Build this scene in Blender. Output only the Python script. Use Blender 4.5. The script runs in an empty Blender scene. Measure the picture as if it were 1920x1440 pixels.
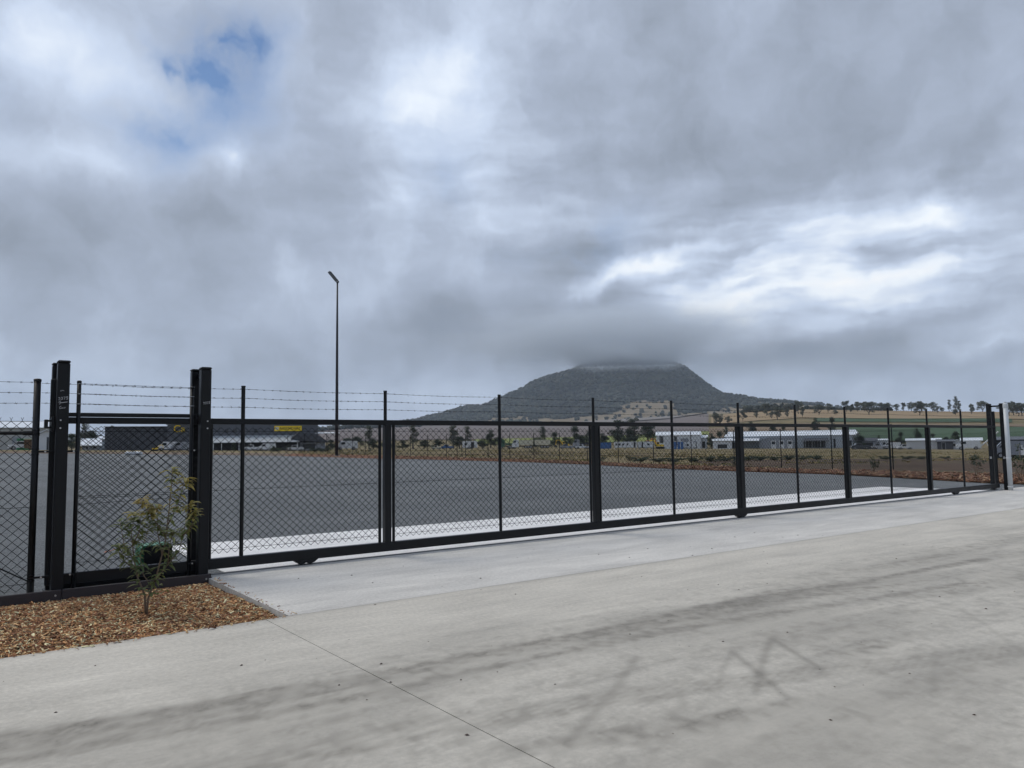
import bpy, math, random
import numpy as np
from mathutils import Matrix, Vector

random.seed(7)
rng = np.random.default_rng(7)
SC = bpy.context.scene
COL = SC.collection

# ------------------------------------------------------------------ camera, sky, sun, exposure
F_PX, PIT, ROL, AZ = 1438.8, 0.07943, 0.01392, 0.63901      # focal length in pixels of a 1920 wide frame, pitch, roll, heading of the gate
GX, GY, EYE = -3.5753, 10.1842, 1.6
cam_d = bpy.data.cameras.new("camera")
cam = bpy.data.objects.new("camera", cam_d)
COL.objects.link(cam)
cam_d.sensor_fit = 'HORIZONTAL'
cam_d.sensor_width = 36.0
cam_d.lens = 36.0 * F_PX / 1920.0
cam_d.clip_start = 0.1
cam_d.clip_end = 30000
cam.matrix_world = Matrix.Translation((0, 0, EYE)) @ Matrix.Rotation(math.pi / 2 + PIT, 4, 'X') @ Matrix.Rotation(-ROL, 4, 'Z')
SC.camera = cam

SUN_EL, SUN_AZ = math.radians(52), math.radians(-62)       # azimuth from +Y towards +X: behind the gate, to the left
SUN_STRENGTH, SUN_ANGLE = 1.5, math.radians(24)
SKY_GAIN = 1.0
HAZE = 0.000105

SC.view_settings.view_transform = 'Standard'
SC.view_settings.look = 'None'
SC.view_settings.exposure = 0.22
SC.view_settings.gamma = 1.0
SC.view_settings.use_curve_mapping = False
SC.render.engine = 'CYCLES'
SC.cycles.use_denoising = True
SC.cycles.max_bounces = 6
SC.cycles.use_adaptive_sampling = True
SC.cycles.adaptive_threshold = .025
SC.cycles.diffuse_bounces = 2
SC.cycles.volume_bounces = 2
SC.cycles.transparent_max_bounces = 16
SC.cycles.volume_step_rate = 1.0
SC.render.film_transparent = False

sun_d = bpy.data.lights.new("sun", 'SUN')
sun_d.energy = SUN_STRENGTH
sun_d.angle = SUN_ANGLE
sun_d.color = (1.0, 0.93, 0.83)
sun = bpy.data.objects.new("sun", sun_d)
COL.objects.link(sun)
sdir = Vector((math.sin(SUN_AZ) * math.cos(SUN_EL), math.cos(SUN_AZ) * math.cos(SUN_EL), math.sin(SUN_EL)))
sun.rotation_euler = (-sdir).to_track_quat('-Z', 'Y').to_euler()


def ray(px, py):
    """world direction of a point of the 1920x1440 survey photograph"""
    X, Y = px - 960.0, py - 720.0
    cr, sr = math.cos(ROL), math.sin(ROL)
    x, y = X * cr - Y * sr, X * sr + Y * cr
    r, u = x / F_PX, -y / F_PX
    c, s = math.cos(PIT), math.sin(PIT)
    return (r, c - u * s, s + u * c)


class NT:
    """small helper for node graphs"""
    def __init__(self, tree):
        self.t = tree
        tree.nodes.clear()

    def n(self, kind, **kw):
        nd = self.t.nodes.new(kind)
        for k, v in kw.items():
            if k.startswith('i_'):
                key = k[2:]
                key = int(key) if key.isdigit() else key.replace('_', ' ')
                self.put(nd.inputs[key], v)
            else:
                setattr(nd, k, v)
        return nd

    def put(self, sock, v):
        if hasattr(v, 'is_output'):
            self.t.links.new(v, sock)
        else:
            sock.default_value = v

    def m(self, op, a, b=0.0, c=None, clamp=False):
        nd = self.t.nodes.new('ShaderNodeMath')
        nd.operation = op
        nd.use_clamp = clamp
        self.put(nd.inputs[0], a)
        self.put(nd.inputs[1], b)
        if c is not None:
            self.put(nd.inputs[2], c)
        return nd.outputs[0]

    def mix(self, f, a, b):
        nd = self.t.nodes.new('ShaderNodeMix')
        nd.data_type = 'RGBA'
        self.put(nd.inputs['Factor'], f)
        self.put(nd.inputs[6], a)
        self.put(nd.inputs[7], b)
        return nd.outputs[2]

    def ramp(self, f, stops, interp='LINEAR'):
        nd = self.t.nodes.new('ShaderNodeValToRGB')
        nd.color_ramp.interpolation = interp
        el = nd.color_ramp.elements
        while len(el) < len(stops):
            el.new(0.5)
        for e, (p, c) in zip(el, stops):
            e.position = p
            e.color = c if len(c) == 4 else (*c, 1)
        self.put(nd.inputs[0], f)
        return nd.outputs[0]

    def noise(self, vec, scale, detail=4.0, rough=0.55, dist=0.0, color=False, dims='3D'):
        nd = self.t.nodes.new('ShaderNodeTexNoise')
        nd.noise_dimensions = dims
        if vec is not None:
            self.put(nd.inputs['Vector'], vec)
        nd.inputs['Scale'].default_value = scale
        nd.inputs['Detail'].default_value = detail
        nd.inputs['Roughness'].default_value = rough
        nd.inputs['Distortion'].default_value = dist
        return nd.outputs[1 if color else 0]


def build_world():
    w = bpy.data.worlds.new("World")
    SC.world = w
    w.use_nodes = True
    w.cycles.sampling_method = 'MANUAL'
    w.cycles.sample_map_resolution = 256
    g = NT(w.node_tree)
    out = g.n('ShaderNodeOutputWorld')
    tc = g.n('ShaderNodeTexCoord')
    d = tc.outputs['Generated']
    sep = g.n('ShaderNodeSeparateXYZ', i_0=d)
    X, Y, Z = sep.outputs
    sky = g.n('ShaderNodeTexSky', sky_type='NISHITA', sun_disc=False, sun_elevation=SUN_EL,
              sun_rotation=SUN_AZ, altitude=400.0, air_density=1.0, dust_density=0.0, ozone_density=5.0)
    skyc = g.n('ShaderNodeVectorMath', operation='SCALE', i_0=sky.outputs[0])
    skyc.inputs['Scale'].default_value = 0.085
    az = g.m('ARCTAN2', X, Y)
    el = g.m('ARCSINE', Z)
    ae = g.n('ShaderNodeCombineXYZ', i_0=az, i_1=el, i_2=0.0).outputs[0]
    # ragged cloud edges: directions are pushed about by noise before the cloud masses are laid out
    ae2 = g.n('ShaderNodeVectorMath', operation='ADD', i_0=ae, i_1=(7.3, 4.1, 0)).outputs[0]
    wa = g.noise(ae, 8.5, 4.0, 0.6, dims='2D')
    wb = g.noise(ae2, 10.0, 4.0, 0.6, dims='2D')
    warp = g.n('ShaderNodeCombineXYZ', i_0=g.m('MULTIPLY_ADD', wa, .10, -.05), i_1=g.m('MULTIPLY_ADD', wb, .055, -.0275), i_2=0.0).outputs[0]
    aw = g.n('ShaderNodeVectorMath', operation='ADD', i_0=ae, i_1=warp).outputs[0]

    def blob(px, py, sx, sy, ang):
        r = ray(px, py)
        mp = g.n('ShaderNodeMapping', vector_type='TEXTURE', i_Vector=aw)
        mp.inputs['Location'].default_value = (math.atan2(r[0], r[1]), math.atan2(r[2], math.hypot(r[0], r[1])), 0)
        mp.inputs['Rotation'].default_value = (0, 0, math.radians(ang))
        mp.inputs['Scale'].default_value = (2.3 * sx / F_PX, 2.3 * sy / F_PX, 1)
        gr = g.n('ShaderNodeTexGradient', gradient_type='QUADRATIC_SPHERE', i_Vector=mp.outputs[0])
        return gr.outputs[1]

    lum = [
        # bright masses
        (215, 150, 130, 75, -20, .20), (140, 300, 150, 34, 0, .17), (440, 297, 40, 20, 10, .22), (60, 60, 150, 60, 0, .10),
        (780, 215, 110, 75, 10, .26), (890, 100, 80, 60, 30, .22), (735, 365, 60, 36, 0, .20), (1030, 388, 120, 30, 8, .17),
        (1220, 492, 130, 22, 16, .36), (1150, 525, 90, 18, 18, .2), (1540, 425, 100, 45, 0, .24), (1740, 418, 110, 30, 5, .30), (1400, 520, 120, 22, 12, .34),
        (1330, 585, 110, 18, 8, .30), (1560, 535, 130, 20, 6, .22), (1800, 492, 130, 17, 10, .30), (1650, 560, 190, 22, 10, .22), (1850, 640, 80, 14, 8, .18),
        (1560, 500, 360, 120, 0, .10), (500, 190, 260, 200, 0, .05), (1000, 30, 200, 80, 0, .06), (560, 515, 120, 60, 0, .05), (1000, 300, 160, 60, 20, .05),
        (300, 730, 300, 50, 0, .08), (780, 765, 120, 36, 0, .09), (1600, 725, 260, 26, 0, .07),
        # dark bellies
        (330, 400, 330, 85, 5, -.11), (800, 610, 260, 60, 0, -.08), (1500, 190, 380, 170, 0, -.08), (1850, 290, 170, 220, 0, -.10),
        (1120, 650, 300, 60, -4, -.13), (1060, 680, 420, 42, 0, -.10), (1350, 670, 240, 36, -6, -.08), (900, 620, 300, 70, 0, -.05), (1780, 680, 230, 50, 0, -.07), (1480, 655, 200, 34, 0, -.07), (1280, 440, 190, 28, 12, -.06), (150, 620, 300, 60, 0, -.03),
        (640, 60, 150, 120, 0, -.05), (1480, 560, 160, 12, 14, -.12), (1700, 520, 180, 10, 10, -.10), (1480, 480, 160, 12, 10, -.06),
    ]
    zz = g.m('ADD', g.m('ABSOLUTE', Z), 0.30)
    q = g.n('ShaderNodeCombineXYZ', i_0=g.m('DIVIDE', X, zz), i_1=g.m('DIVIDE', Y, zz), i_2=0.0)
    n1 = g.noise(q.outputs[0], 1.7, 5.0, 0.50, 0.0, dims='2D')
    n3 = g.noise(aw, 7.5, 5.0, 0.57, dims='2D')
    sm = g.n('ShaderNodeMapping', i_Vector=g.n('ShaderNodeVectorMath', operation='MULTIPLY_ADD', i_0=warp, i_1=(.45, .45, 0), i_2=ae).outputs[0])
    sm.inputs['Rotation'].default_value = (0, 0, math.radians(-9))
    sm.inputs['Scale'].default_value = (5.0, 21.0, 1)
    n4 = g.noise(sm.outputs[0], 1.3, 3.5, 0.5, dims='2D')
    L = g.m('MULTIPLY_ADD', n1, 0.22, 0.436 - .11)
    L = g.m('MULTIPLY_ADD', n3, 0.36, L)
    L = g.m('SUBTRACT', L, 0.18)
    L = g.m('MULTIPLY_ADD', g.m('MULTIPLY', g.m('SUBTRACT', n4, .5), blob(1540, 510, 330, 100, 0)), 1.7, L)
    L = g.m('MULTIPLY_ADD', g.m('MULTIPLY', g.m('SUBTRACT', n4, .5), blob(900, 330, 330, 140, 0)), .45, L)
    for (px, py, sx, sy, an, am) in lum:
        L = g.m('MULTIPLY_ADD', blob(px, py, sx, sy, an), am, L)
    cloud = g.ramp(L, [(0.10, (.155, .190, .250)), (0.28, (.252, .290, .358)), (0.42, (.364, .420, .528)), (0.60, (.575, .662, .815)), (0.80, (.86, .92, .99)), (1.0, (.97, .985, 1.0))])
    blue = None
    for (px, py, sx, sy, an, am) in [(425, 90, 80, 40, 25, 1.0), (325, 128, 44, 20, -15, 1.1), (395, 165, 120, 75, 0, .45), (300, 258, 50, 45, 0, .55), (465, 95, 30, 30, 0, .2),
                                     (1055, 492, 85, 22, 0, .5), (1130, 430, 60, 45, 0, .34), (820, 335, 60, 55, 0, .34), (250, 230, 60, 40, 0, .15), (420, 215, 110, 40, 0, .16),
                                     (-500, 100, 200, 60, 0, .5), (2500, 0, 200, 60, 0, .4)]:
        b = g.m('MULTIPLY', blob(px, py, sx, sy, an), am)
        blue = b if blue is None else g.m('ADD', blue, b)
    blue = g.m('MULTIPLY', blue, g.m('MULTIPLY_ADD', n3, 5.0, -1.55), clamp=True)
    col = g.mix(blue, cloud, skyc.outputs[0])
    bg = g.n('ShaderNodeBackground', i_0=col)
    bg.inputs[1].default_value = SKY_GAIN
    g.t.links.new(bg.outputs[0], out.inputs[0])


build_world()


# ------------------------------------------------------------------ helpers: lists of faces -> one mesh object
def W(u, v, z=0.0):
    """gate coordinates (along the gate, away from the camera side, up) -> world"""
    c, s = math.cos(AZ), math.sin(AZ)
    return (GX + u * c - v * s, GY + u * s + v * c, z)


def zg_np(x, y):
    x, y = np.asarray(x, float), np.asarray(y, float)
    D = np.hypot(x, y)
    k = np.minimum(1, 130 / np.maximum(D, 1e-6))
    v = -(x - GX) * math.sin(AZ) + (y - GY) * math.cos(AZ)
    t = np.clip((v - 2) / 38, 0, 1)
    return t * t * (3 - 2 * t) * (-.0224 * x * k + .0024 * y * k + .09)


R_X = np.array([-700, 0, 300, 560, 650, 760, 900, 1100, 1250, 1320, 1420, 1500, 1700, 1850, 1920, 2500], float)
R_R = np.array([900, 900, 900, 1100, 1500, 1500, 1500, 1400, 1200, 1000, 850, 780, 750, 720, 720, 800], float)
R_H = np.array([14, 16, 16, 24, 36, 38, 38, 42, 47, 51, 54, 55, 47, 42, 39, 30], float)
R_AZ = np.arctan((R_X - 960) / 1440)


def zt(x, y):
    """height of the land"""
    x, y = np.asarray(x, float), np.asarray(y, float)
    D = np.hypot(x, y)
    a = np.arctan2(x, y)
    R = np.interp(a, R_AZ, R_R)
    H = np.interp(a, R_AZ, R_H)
    zr = EYE + H * R / 1440.0
    base = zg_np(x, y)
    t = np.clip((D - 255) / (R - 255), 0, 1)
    und = np.sin(x * .013 + y * .007) * np.sin(y * .011 - x * .004) * 1.2 * np.clip((D - 300) / 300, 0, 1)
    z = base * (1 - t) + zr * t ** 1.12 + und * (1 - t)
    return z - np.maximum(D - R, 0) * 0.012


class MB:
    def __init__(self):
        self.v, self.f, self.c, self.mi = [], [], [], []
        self.cur = None

    def add(self, vs, fs):
        o = len(self.v)
        self.v.extend([tuple(p) for p in vs])
        self.f.extend([tuple(i + o for i in q) for q in fs])
        if self.cur is not None:
            self.c.extend([self.cur] * len(vs))
        return self

    def box(self, x0, x1, y0, y1, z0, z1):
        vs = [(x0, y0, z0), (x1, y0, z0), (x1, y1, z0), (x0, y1, z0), (x0, y0, z1), (x1, y0, z1), (x1, y1, z1), (x0, y1, z1)]
        return self.add(vs, [(3, 2, 1, 0), (4, 5, 6, 7), (0, 1, 5, 4), (1, 2, 6, 5), (2, 3, 7, 6), (3, 0, 4, 7)])

    def cbox(self, x0, x1, y0, y1, z0, z1, b=.008):
        """box with chamfered edges"""
        ax = [(x0, x1), (y0, y1), (z0, z1)]
        vs, idx = [], {}
        for sx in (0, 1):
            for sy in (0, 1):
                for sz in (0, 1):
                    s = (sx, sy, sz)
                    for k in range(3):
                        p = []
                        for a in range(3):
                            val = ax[a][s[a]]
                            if a != k:
                                val += b if s[a] == 0 else -b
                            p.append(val)
                        idx[(s, k)] = len(vs)
                        vs.append(p)
        fs = []
        for k in range(3):
            o = [a for a in range(3) if a != k]
            for s in (0, 1):
                q = []
                for (i, j) in ((0, 0), (1, 0), (1, 1), (0, 1)):
                    t = [0, 0, 0]
                    t[k], t[o[0]], t[o[1]] = s, i, j
                    q.append(idx[(tuple(t), k)])
                flip = (s == 0) ^ (k == 1)
                fs.append(tuple(reversed(q)) if flip else tuple(q))
        for k in range(3):
            o = [a for a in range(3) if a != k]
            for i in (0, 1):
                for j in (0, 1):
                    t0, t1 = [0, 0, 0], [0, 0, 0]
                    t1[k] = 1
                    for t in (t0, t1):
                        t[o[0]], t[o[1]] = i, j
                    fs.append((idx[(tuple(t0), o[0])], idx[(tuple(t1), o[0])], idx[(tuple(t1), o[1])], idx[(tuple(t0), o[1])]))
        for sx in (0, 1):
            for sy in (0, 1):
                for sz in (0, 1):
                    fs.append(tuple(idx[((sx, sy, sz), k)] for k in range(3)))
        return self.add(vs, fs)

    def tube(self, pts, r, n=8, cap=True):
        pts = [Vector(p) for p in pts]
        rs = r if isinstance(r, (list, tuple)) else [r] * len(pts)
        vs, fs = [], []
        up = None
        for i, p in enumerate(pts):
            d = (pts[min(i + 1, len(pts) - 1)] - pts[max(i - 1, 0)]).normalized()
            if up is None:
                up = Vector((0, 0, 1)) if abs(d.z) < .9 else Vector((1, 0, 0))
            a = d.cross(up)
            if a.length < 1e-4:
                a = d.cross(Vector((0, 1, 0)))
            a.normalize()
            b = d.cross(a).normalized()
            up = -b if False else up
            for k in range(n):
                t = 2 * math.pi * k / n
                vs.append(p + (a * math.cos(t) + b * math.sin(t)) * rs[i])
        for i in range(len(pts) - 1):
            for k in range(n):
                k2 = (k + 1) % n
                fs.append((i * n + k, i * n + k2, (i + 1) * n + k2, (i + 1) * n + k))
        if cap:
            fs.append(tuple(reversed(range(n))))
            fs.append(tuple((len(pts) - 1) * n + k for k in range(n)))
        return self.add(vs, fs)

    def prism(self, prof, y0, y1):
        """outline in the xz plane, extruded along y"""
        n = len(prof)
        vs = [(x, y0, z) for x, z in prof] + [(x, y1, z) for x, z in prof]
        fs = [tuple(range(n)), tuple(reversed(range(n, 2 * n)))] + [(i, i + n, (i + 1) % n + n, (i + 1) % n) for i in range(n)]
        return self.add(vs, fs)

    def prism_x(self, prof, x0, x1):
        n = len(prof)
        vs = [(x0, y, z) for y, z in prof] + [(x1, y, z) for y, z in prof]
        fs = [tuple(reversed(range(n))), tuple(range(n, 2 * n))] + [((i + 1) % n, (i + 1) % n + n, i + n, i) for i in range(n)]
        return self.add(vs, fs)

    def mesh(self, name, mat, smooth=False):
        me = bpy.data.meshes.new(name)
        me.from_pydata(self.v, [], self.f)
        if self.c:
            at = me.color_attributes.new("tint", 'FLOAT_COLOR', 'POINT')
            at.data.foreach_set("color", np.array(self.c, dtype=np.float32).ravel())
        if mat:
            me.materials.append(mat)
        if smooth:
            me.polygons.foreach_set("use_smooth", [True] * len(me.polygons))
        me.update()
        return me

    def build(self, name, mat, parent=None, smooth=False):
        return put(name, self.mesh(name, mat, smooth), parent)


def put(name, data, parent=None, loc=None, rz=None):
    o = bpy.data.objects.new(name, data)
    COL.objects.link(o)
    if parent:
        o.parent = parent
    if loc is not None:
        o.location = loc
    if rz is not None:
        o.rotation_euler = (0, 0, rz)
    return o


def tag(o, label=None, cat=None, group=None, kind=None):
    if label:
        o["label"] = label
    if cat:
        o["category"] = cat
    if group:
        o["group"] = group
    if kind:
        o["kind"] = kind
    return o


def thing(name, label, cat, loc=(0, 0, 0), rz=0.0, group=None):
    o = put(name, None, None, loc, rz)
    o.empty_display_size = 0.2
    return tag(o, label, cat, group)


def copy_tree(o, parent=None):
    c = o.copy()
    COL.objects.link(c)
    c.parent = parent
    for ch in o.children:
        copy_tree(ch, c)
    return c


def gate_thing(name, label, cat, group=None):
    return thing(name, label, cat, (GX, GY, 0), AZ, group)


def spot(px, D, dz=0.0):
    """place seen at column px of the photograph, D metres away on the land"""
    r = ray(px, 838)
    k = D / math.hypot(r[0], r[1])
    x, y = r[0] * k, r[1] * k
    return (x, y, float(zt(x, y)) + dz), -math.atan2(r[0], r[1])


# ------------------------------------------------------------------ materials
MATS = {}


def mat(name, col, rough=.6, var=.12, scale=6.0, bump=0.0, bscale=40.0, metal=0.0, spec=.5, tint=False, detail=5.0):
    if name in MATS:
        return MATS[name]
    m = bpy.data.materials.new(name)
    m.use_nodes = True
    g = NT(m.node_tree)
    out = g.n('ShaderNodeOutputMaterial')
    b = g.n('ShaderNodeBsdfPrincipled')
    tc = g.n('ShaderNodeTexCoord')
    n = g.noise(tc.outputs['Object'], scale, detail, .6)
    f = g.m('MULTIPLY_ADD', g.m('SUBTRACT', n, .5), var * 2.4, 1.0)
    src = (*col, 1)
    if tint:
        a = g.n('ShaderNodeAttribute', attribute_name='tint')
        src = a.outputs['Color']
    sc = g.n('ShaderNodeVectorMath', operation='SCALE')
    g.put(sc.inputs[0], src if tint else col)
    g.put(sc.inputs['Scale'], f)
    g.put(b.inputs['Base Color'], sc.outputs[0])
    g.put(b.inputs['Roughness'], g.m('MULTIPLY_ADD', g.m('SUBTRACT', n, .5), .3, rough, clamp=True))
    b.inputs['Metallic'].default_value = metal
    b.inputs['Specular IOR Level'].default_value = spec
    if bump:
        bn = g.noise(tc.outputs['Object'], bscale, 4.0, .6)
        bp = g.n('ShaderNodeBump')
        bp.inputs['Strength'].default_value = bump
        bp.inputs['Distance'].default_value = .02
        g.put(bp.inputs['Height'], bn)
        g.put(b.inputs['Normal'], bp.outputs[0])
    g.t.links.new(b.outputs[0], out.inputs[0])
    MATS[name] = m
    return m


BLACK = mat('black_powder_coat', (.0042, .0052, .0068), .42, .15, 3.0, .05, 300, spec=.28)
BLACKW = mat('black_coated_wire', (.006, .007, .009), .55, .1, spec=.2)
GALV = mat('galvanised_steel', (.33, .34, .35), .42, .15, 8, metal=.6)
BOLT = mat('zinc_bolt', (.55, .55, .55), .35, .1, metal=.7)
PVC = mat('grey_white_pvc', (.52, .55, .57), .38, .06, 3)
RUST = mat('brown_painted_board', (.030, .023, .025), .6, .3, 5, .2, 60)
CHALK = mat('white_paint_pen', (.75, .76, .78), .7, .05)
GREENP = mat('green_plastic', (.02, .16, .06), .4, .1)
WHITEM = mat('white_sheet_metal', (.62, .64, .66), .45, .12, .6)
ROOFW = mat('pale_metal_roof', (.66, .70, .74), .38, .10, .4)
GREYM = mat('grey_sheet_metal', (.26, .28, .31), .5, .15, .5)
CHAR = mat('charcoal_cladding', (.050, .054, .066), .5, .18, .3)
CHAR2 = mat('slate_cladding', (.085, .092, .108), .5, .15, .3)
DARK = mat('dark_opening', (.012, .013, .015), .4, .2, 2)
GLASS = mat('vehicle_glass', (.02, .025, .03), .08, .1, spec=.8)
TYRE = mat('tyre_rubber', (.014, .014, .014), .85, .2)
YEL = mat('yellow_paint', (.78, .52, .015), .45, .08)
YSIGN = mat('yellow_sign_face', (.86, .60, .012), .5, .03)
BLACKP = mat('black_lettering', (.01, .01, .01), .6, .02)
BLUEP = mat('blue_paint', (.03, .11, .30), .45, .15)
GREENV = mat('dark_green_paint', (.025, .09, .055), .5, .15)
CREAM = mat('cream_paint', (.58, .55, .43), .5, .12, 1.0)
ORANGE = mat('orange_red_paint', (.50, .10, .035), .5, .15)
BARK = mat('grey_brown_bark', (.10, .085, .072), .85, .35, 3, .3, 12)
STEM = mat('sapling_stem', (.16, .115, .08), .8, .3, 12)


def leaf_mat(name, c1, c2, scale=.25, trans=.25):
    if name in MATS:
        return MATS[name]
    m = bpy.data.materials.new(name)
    m.use_nodes = True
    g = NT(m.node_tree)
    out = g.n('ShaderNodeOutputMaterial')
    tc = g.n('ShaderNodeTexCoord')
    oi = g.n('ShaderNodeObjectInfo')
    n = g.noise(tc.outputs['Object'], scale, 3.0, .6)
    f = g.m('ADD', g.m('MULTIPLY_ADD', g.m('SUBTRACT', n, .5), 1.8, .5), g.m('MULTIPLY', g.m('SUBTRACT', oi.outputs['Random'], .5), .5), clamp=True)
    c = g.mix(f, (*c1, 1), (*c2, 1))
    d = g.n('ShaderNodeBsdfPrincipled')
    g.put(d.inputs['Base Color'], c)
    d.inputs['Roughness'].default_value = .55
    t = g.n('ShaderNodeBsdfTranslucent')
    g.put(t.inputs[0], c)
    mx = g.n('ShaderNodeMixShader')
    mx.inputs[0].default_value = trans
    g.t.links.new(d.outputs[0], mx.inputs[1])
    g.t.links.new(t.outputs[0], mx.inputs[2])
    g.t.links.new(mx.outputs[0], out.inputs[0])
    MATS[name] = m
    return m


GUM = leaf_mat('gum_leaves', (.060, .072, .052), (.125, .138, .098))  # greyed and lightened so that distance haze sits in the leaf colour
DGREEN = leaf_mat('dark_leaves', (.018, .032, .017), (.05, .072, .034))
HEDGE = leaf_mat('weed_leaves', (.06, .085, .018), (.14, .15, .03), .6)


def concrete_mat(name, col, dark=(.20, .195, .18)):
    m = bpy.data.materials.new(name)
    m.use_nodes = True
    g = NT(m.node_tree)
    out = g.n('ShaderNodeOutputMaterial')
    b = g.n('ShaderNodeBsdfPrincipled')
    tc = g.n('ShaderNodeTexCoord')
    o = tc.outputs['Object']
    mp = g.n('ShaderNodeMapping', i_Vector=o)
    mp.inputs['Scale'].default_value = (.45, 1.6, 1)
    broom = g.noise(mp.outputs[0], 1.6, 7.0, .62, .4)
    blot = g.noise(o, .55, 5.0, .6, .5)
    fine = g.noise(o, 26.0, 5.0, .7)
    grain = g.noise(o, 240.0, 2.0, .6)
    mp2 = g.n('ShaderNodeMapping', i_Vector=o)
    mp2.inputs['Scale'].default_value = (.6, 9.0, 1)
    streak = g.noise(mp2.outputs[0], 1.5, 6.0, .6)
    f = g.m('MULTIPLY_ADD', g.m('SUBTRACT', broom, .5), .70, 1.0)
    f = g.m('MULTIPLY_ADD', g.m('SUBTRACT', blot, .5), .34, f)
    f = g.m('MULTIPLY_ADD', g.m('SUBTRACT', streak, .5), .22, f)
    f = g.m('MULTIPLY_ADD', g.m('SUBTRACT', fine, .5), .80, f)
    f = g.m('MULTIPLY_ADD', g.m('SUBTRACT', grain, .5), .75, f)
    base = g.n('ShaderNodeVectorMath', operation='SCALE', i_0=col)
    g.put(base.inputs['Scale'], f)
    st = g.n('ShaderNodeAttribute', attribute_name='stain')
    brk = g.m('MULTIPLY', st.outputs['Fac'], g.m('MULTIPLY_ADD', fine, 1.15, g.m('MULTIPLY_ADD', grain, .7, .0)), clamp=True)
    c = g.mix(brk, base.outputs[0], (*dark, 1))
    vo = g.n('ShaderNodeTexVoronoi', i_Vector=o)
    vo.inputs['Scale'].default_value = 3.3
    vo.inputs['Randomness'].default_value = 1.0
    pit = g.m('LESS_THAN', vo.outputs['Distance'], g.m('MULTIPLY', g.m('GREATER_THAN', g.noise(o, 1.7, 2.0), .53), .026))
    c = g.mix(g.m('MULTIPLY', pit, .75), c, (.06, .055, .05, 1))
    g.put(b.inputs['Base Color'], c)
    g.put(b.inputs['Roughness'], g.m('MULTIPLY_ADD', broom, .25, .62))
    b.inputs['Specular IOR Level'].default_value = .35
    bp = g.n('ShaderNodeBump')
    bp.inputs['Strength'].default_value = .25
    bp.inputs['Distance'].default_value = .004
    g.put(bp.inputs['Height'], g.m('ADD', fine, g.m('MULTIPLY', grain, .6)))
    g.put(b.inputs['Normal'], bp.outputs[0])
    g.t.links.new(b.outputs[0], out.inputs[0])
    return m


CONC = concrete_mat('driveway_concrete', (.51, .478, .415), (.155, .142, .118))
CONC_A = concrete_mat('apron_concrete', (.56, .54, .50))
CONC_T = concrete_mat('threshold_concrete', (.70, .695, .685))


def ground_mat(name, cols, scales, bump=.5, bscale=3.0, rough=.95):
    """mottled ground: cols[0] base, others mixed in by noise of the given scales"""
    m = bpy.data.materials.new(name)
    m.use_nodes = True
    g = NT(m.node_tree)
    out = g.n('ShaderNodeOutputMaterial')
    b = g.n('ShaderNodeBsdfPrincipled')
    o = g.n('ShaderNodeTexCoord').outputs['Object']
    c = (*cols[0], 1)
    for col, (s, lo, hi) in zip(cols[1:], scales):
        n = g.noise(o, s, 6.0, .62, .3)
        f = g.n('ShaderNodeMapRange', i_0=n)
        f.inputs[1].default_value = lo
        f.inputs[2].default_value = hi
        c = g.mix(f.outputs[0], c, (*col, 1))
    g.put(b.inputs['Base Color'], c)
    b.inputs['Roughness'].default_value = rough
    b.inputs['Specular IOR Level'].default_value = .2
    bp = g.n('ShaderNodeBump')
    bp.inputs['Strength'].default_value = bump
    bp.inputs['Distance'].default_value = .05
    g.put(bp.inputs['Height'], g.noise(o, bscale, 6.0, .7))
    g.put(b.inputs['Normal'], bp.outputs[0])
    g.t.links.new(b.outputs[0], out.inputs[0])
    return m


YARD = ground_mat('chip_seal', [(.176, .189, .196), (.136, .147, .153), (.220, .233, .240), (.066, .072, .076), (.31, .32, .325)],
                  [(.06, .38, .62), (.22, .46, .68), (30, .47, .60), (45, .56, .66)], .7, 60.0, .9)
GRASS = ground_mat('dry_grass_land', [(.17, .135, .070), (.105, .090, .040), (.25, .195, .105), (.075, .080, .03), (.12, .07, .04)],
                   [(.05, .4, .65), (.22, .45, .7), (.028, .55, .75), (.12, .58, .72)], .8, 2.0)
SOIL = ground_mat('bare_brown_soil', [(.088, .058, .038), (.060, .040, .027), (.095, .085, .045), (.13, .095, .06)], [(.15, .4, .65), (.08, .5, .7), (.6, .55, .8)], .9, 2.0)
GRAVB = ground_mat('brown_gravel_bank', [(.17, .125, .09), (.11, .08, .06), (.24, .19, .15)], [(.4, .4, .62), (2.0, .5, .66)], 1.0, 5.0)
MULCHG = ground_mat('red_bark_mulch', [(.18, .085, .048), (.10, .05, .032), (.29, .18, .11), (.20, .09, .05)], [(1.6, .4, .62), (5.0, .52, .66), (.5, .4, .6)], 1.0, 5.0)


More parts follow.
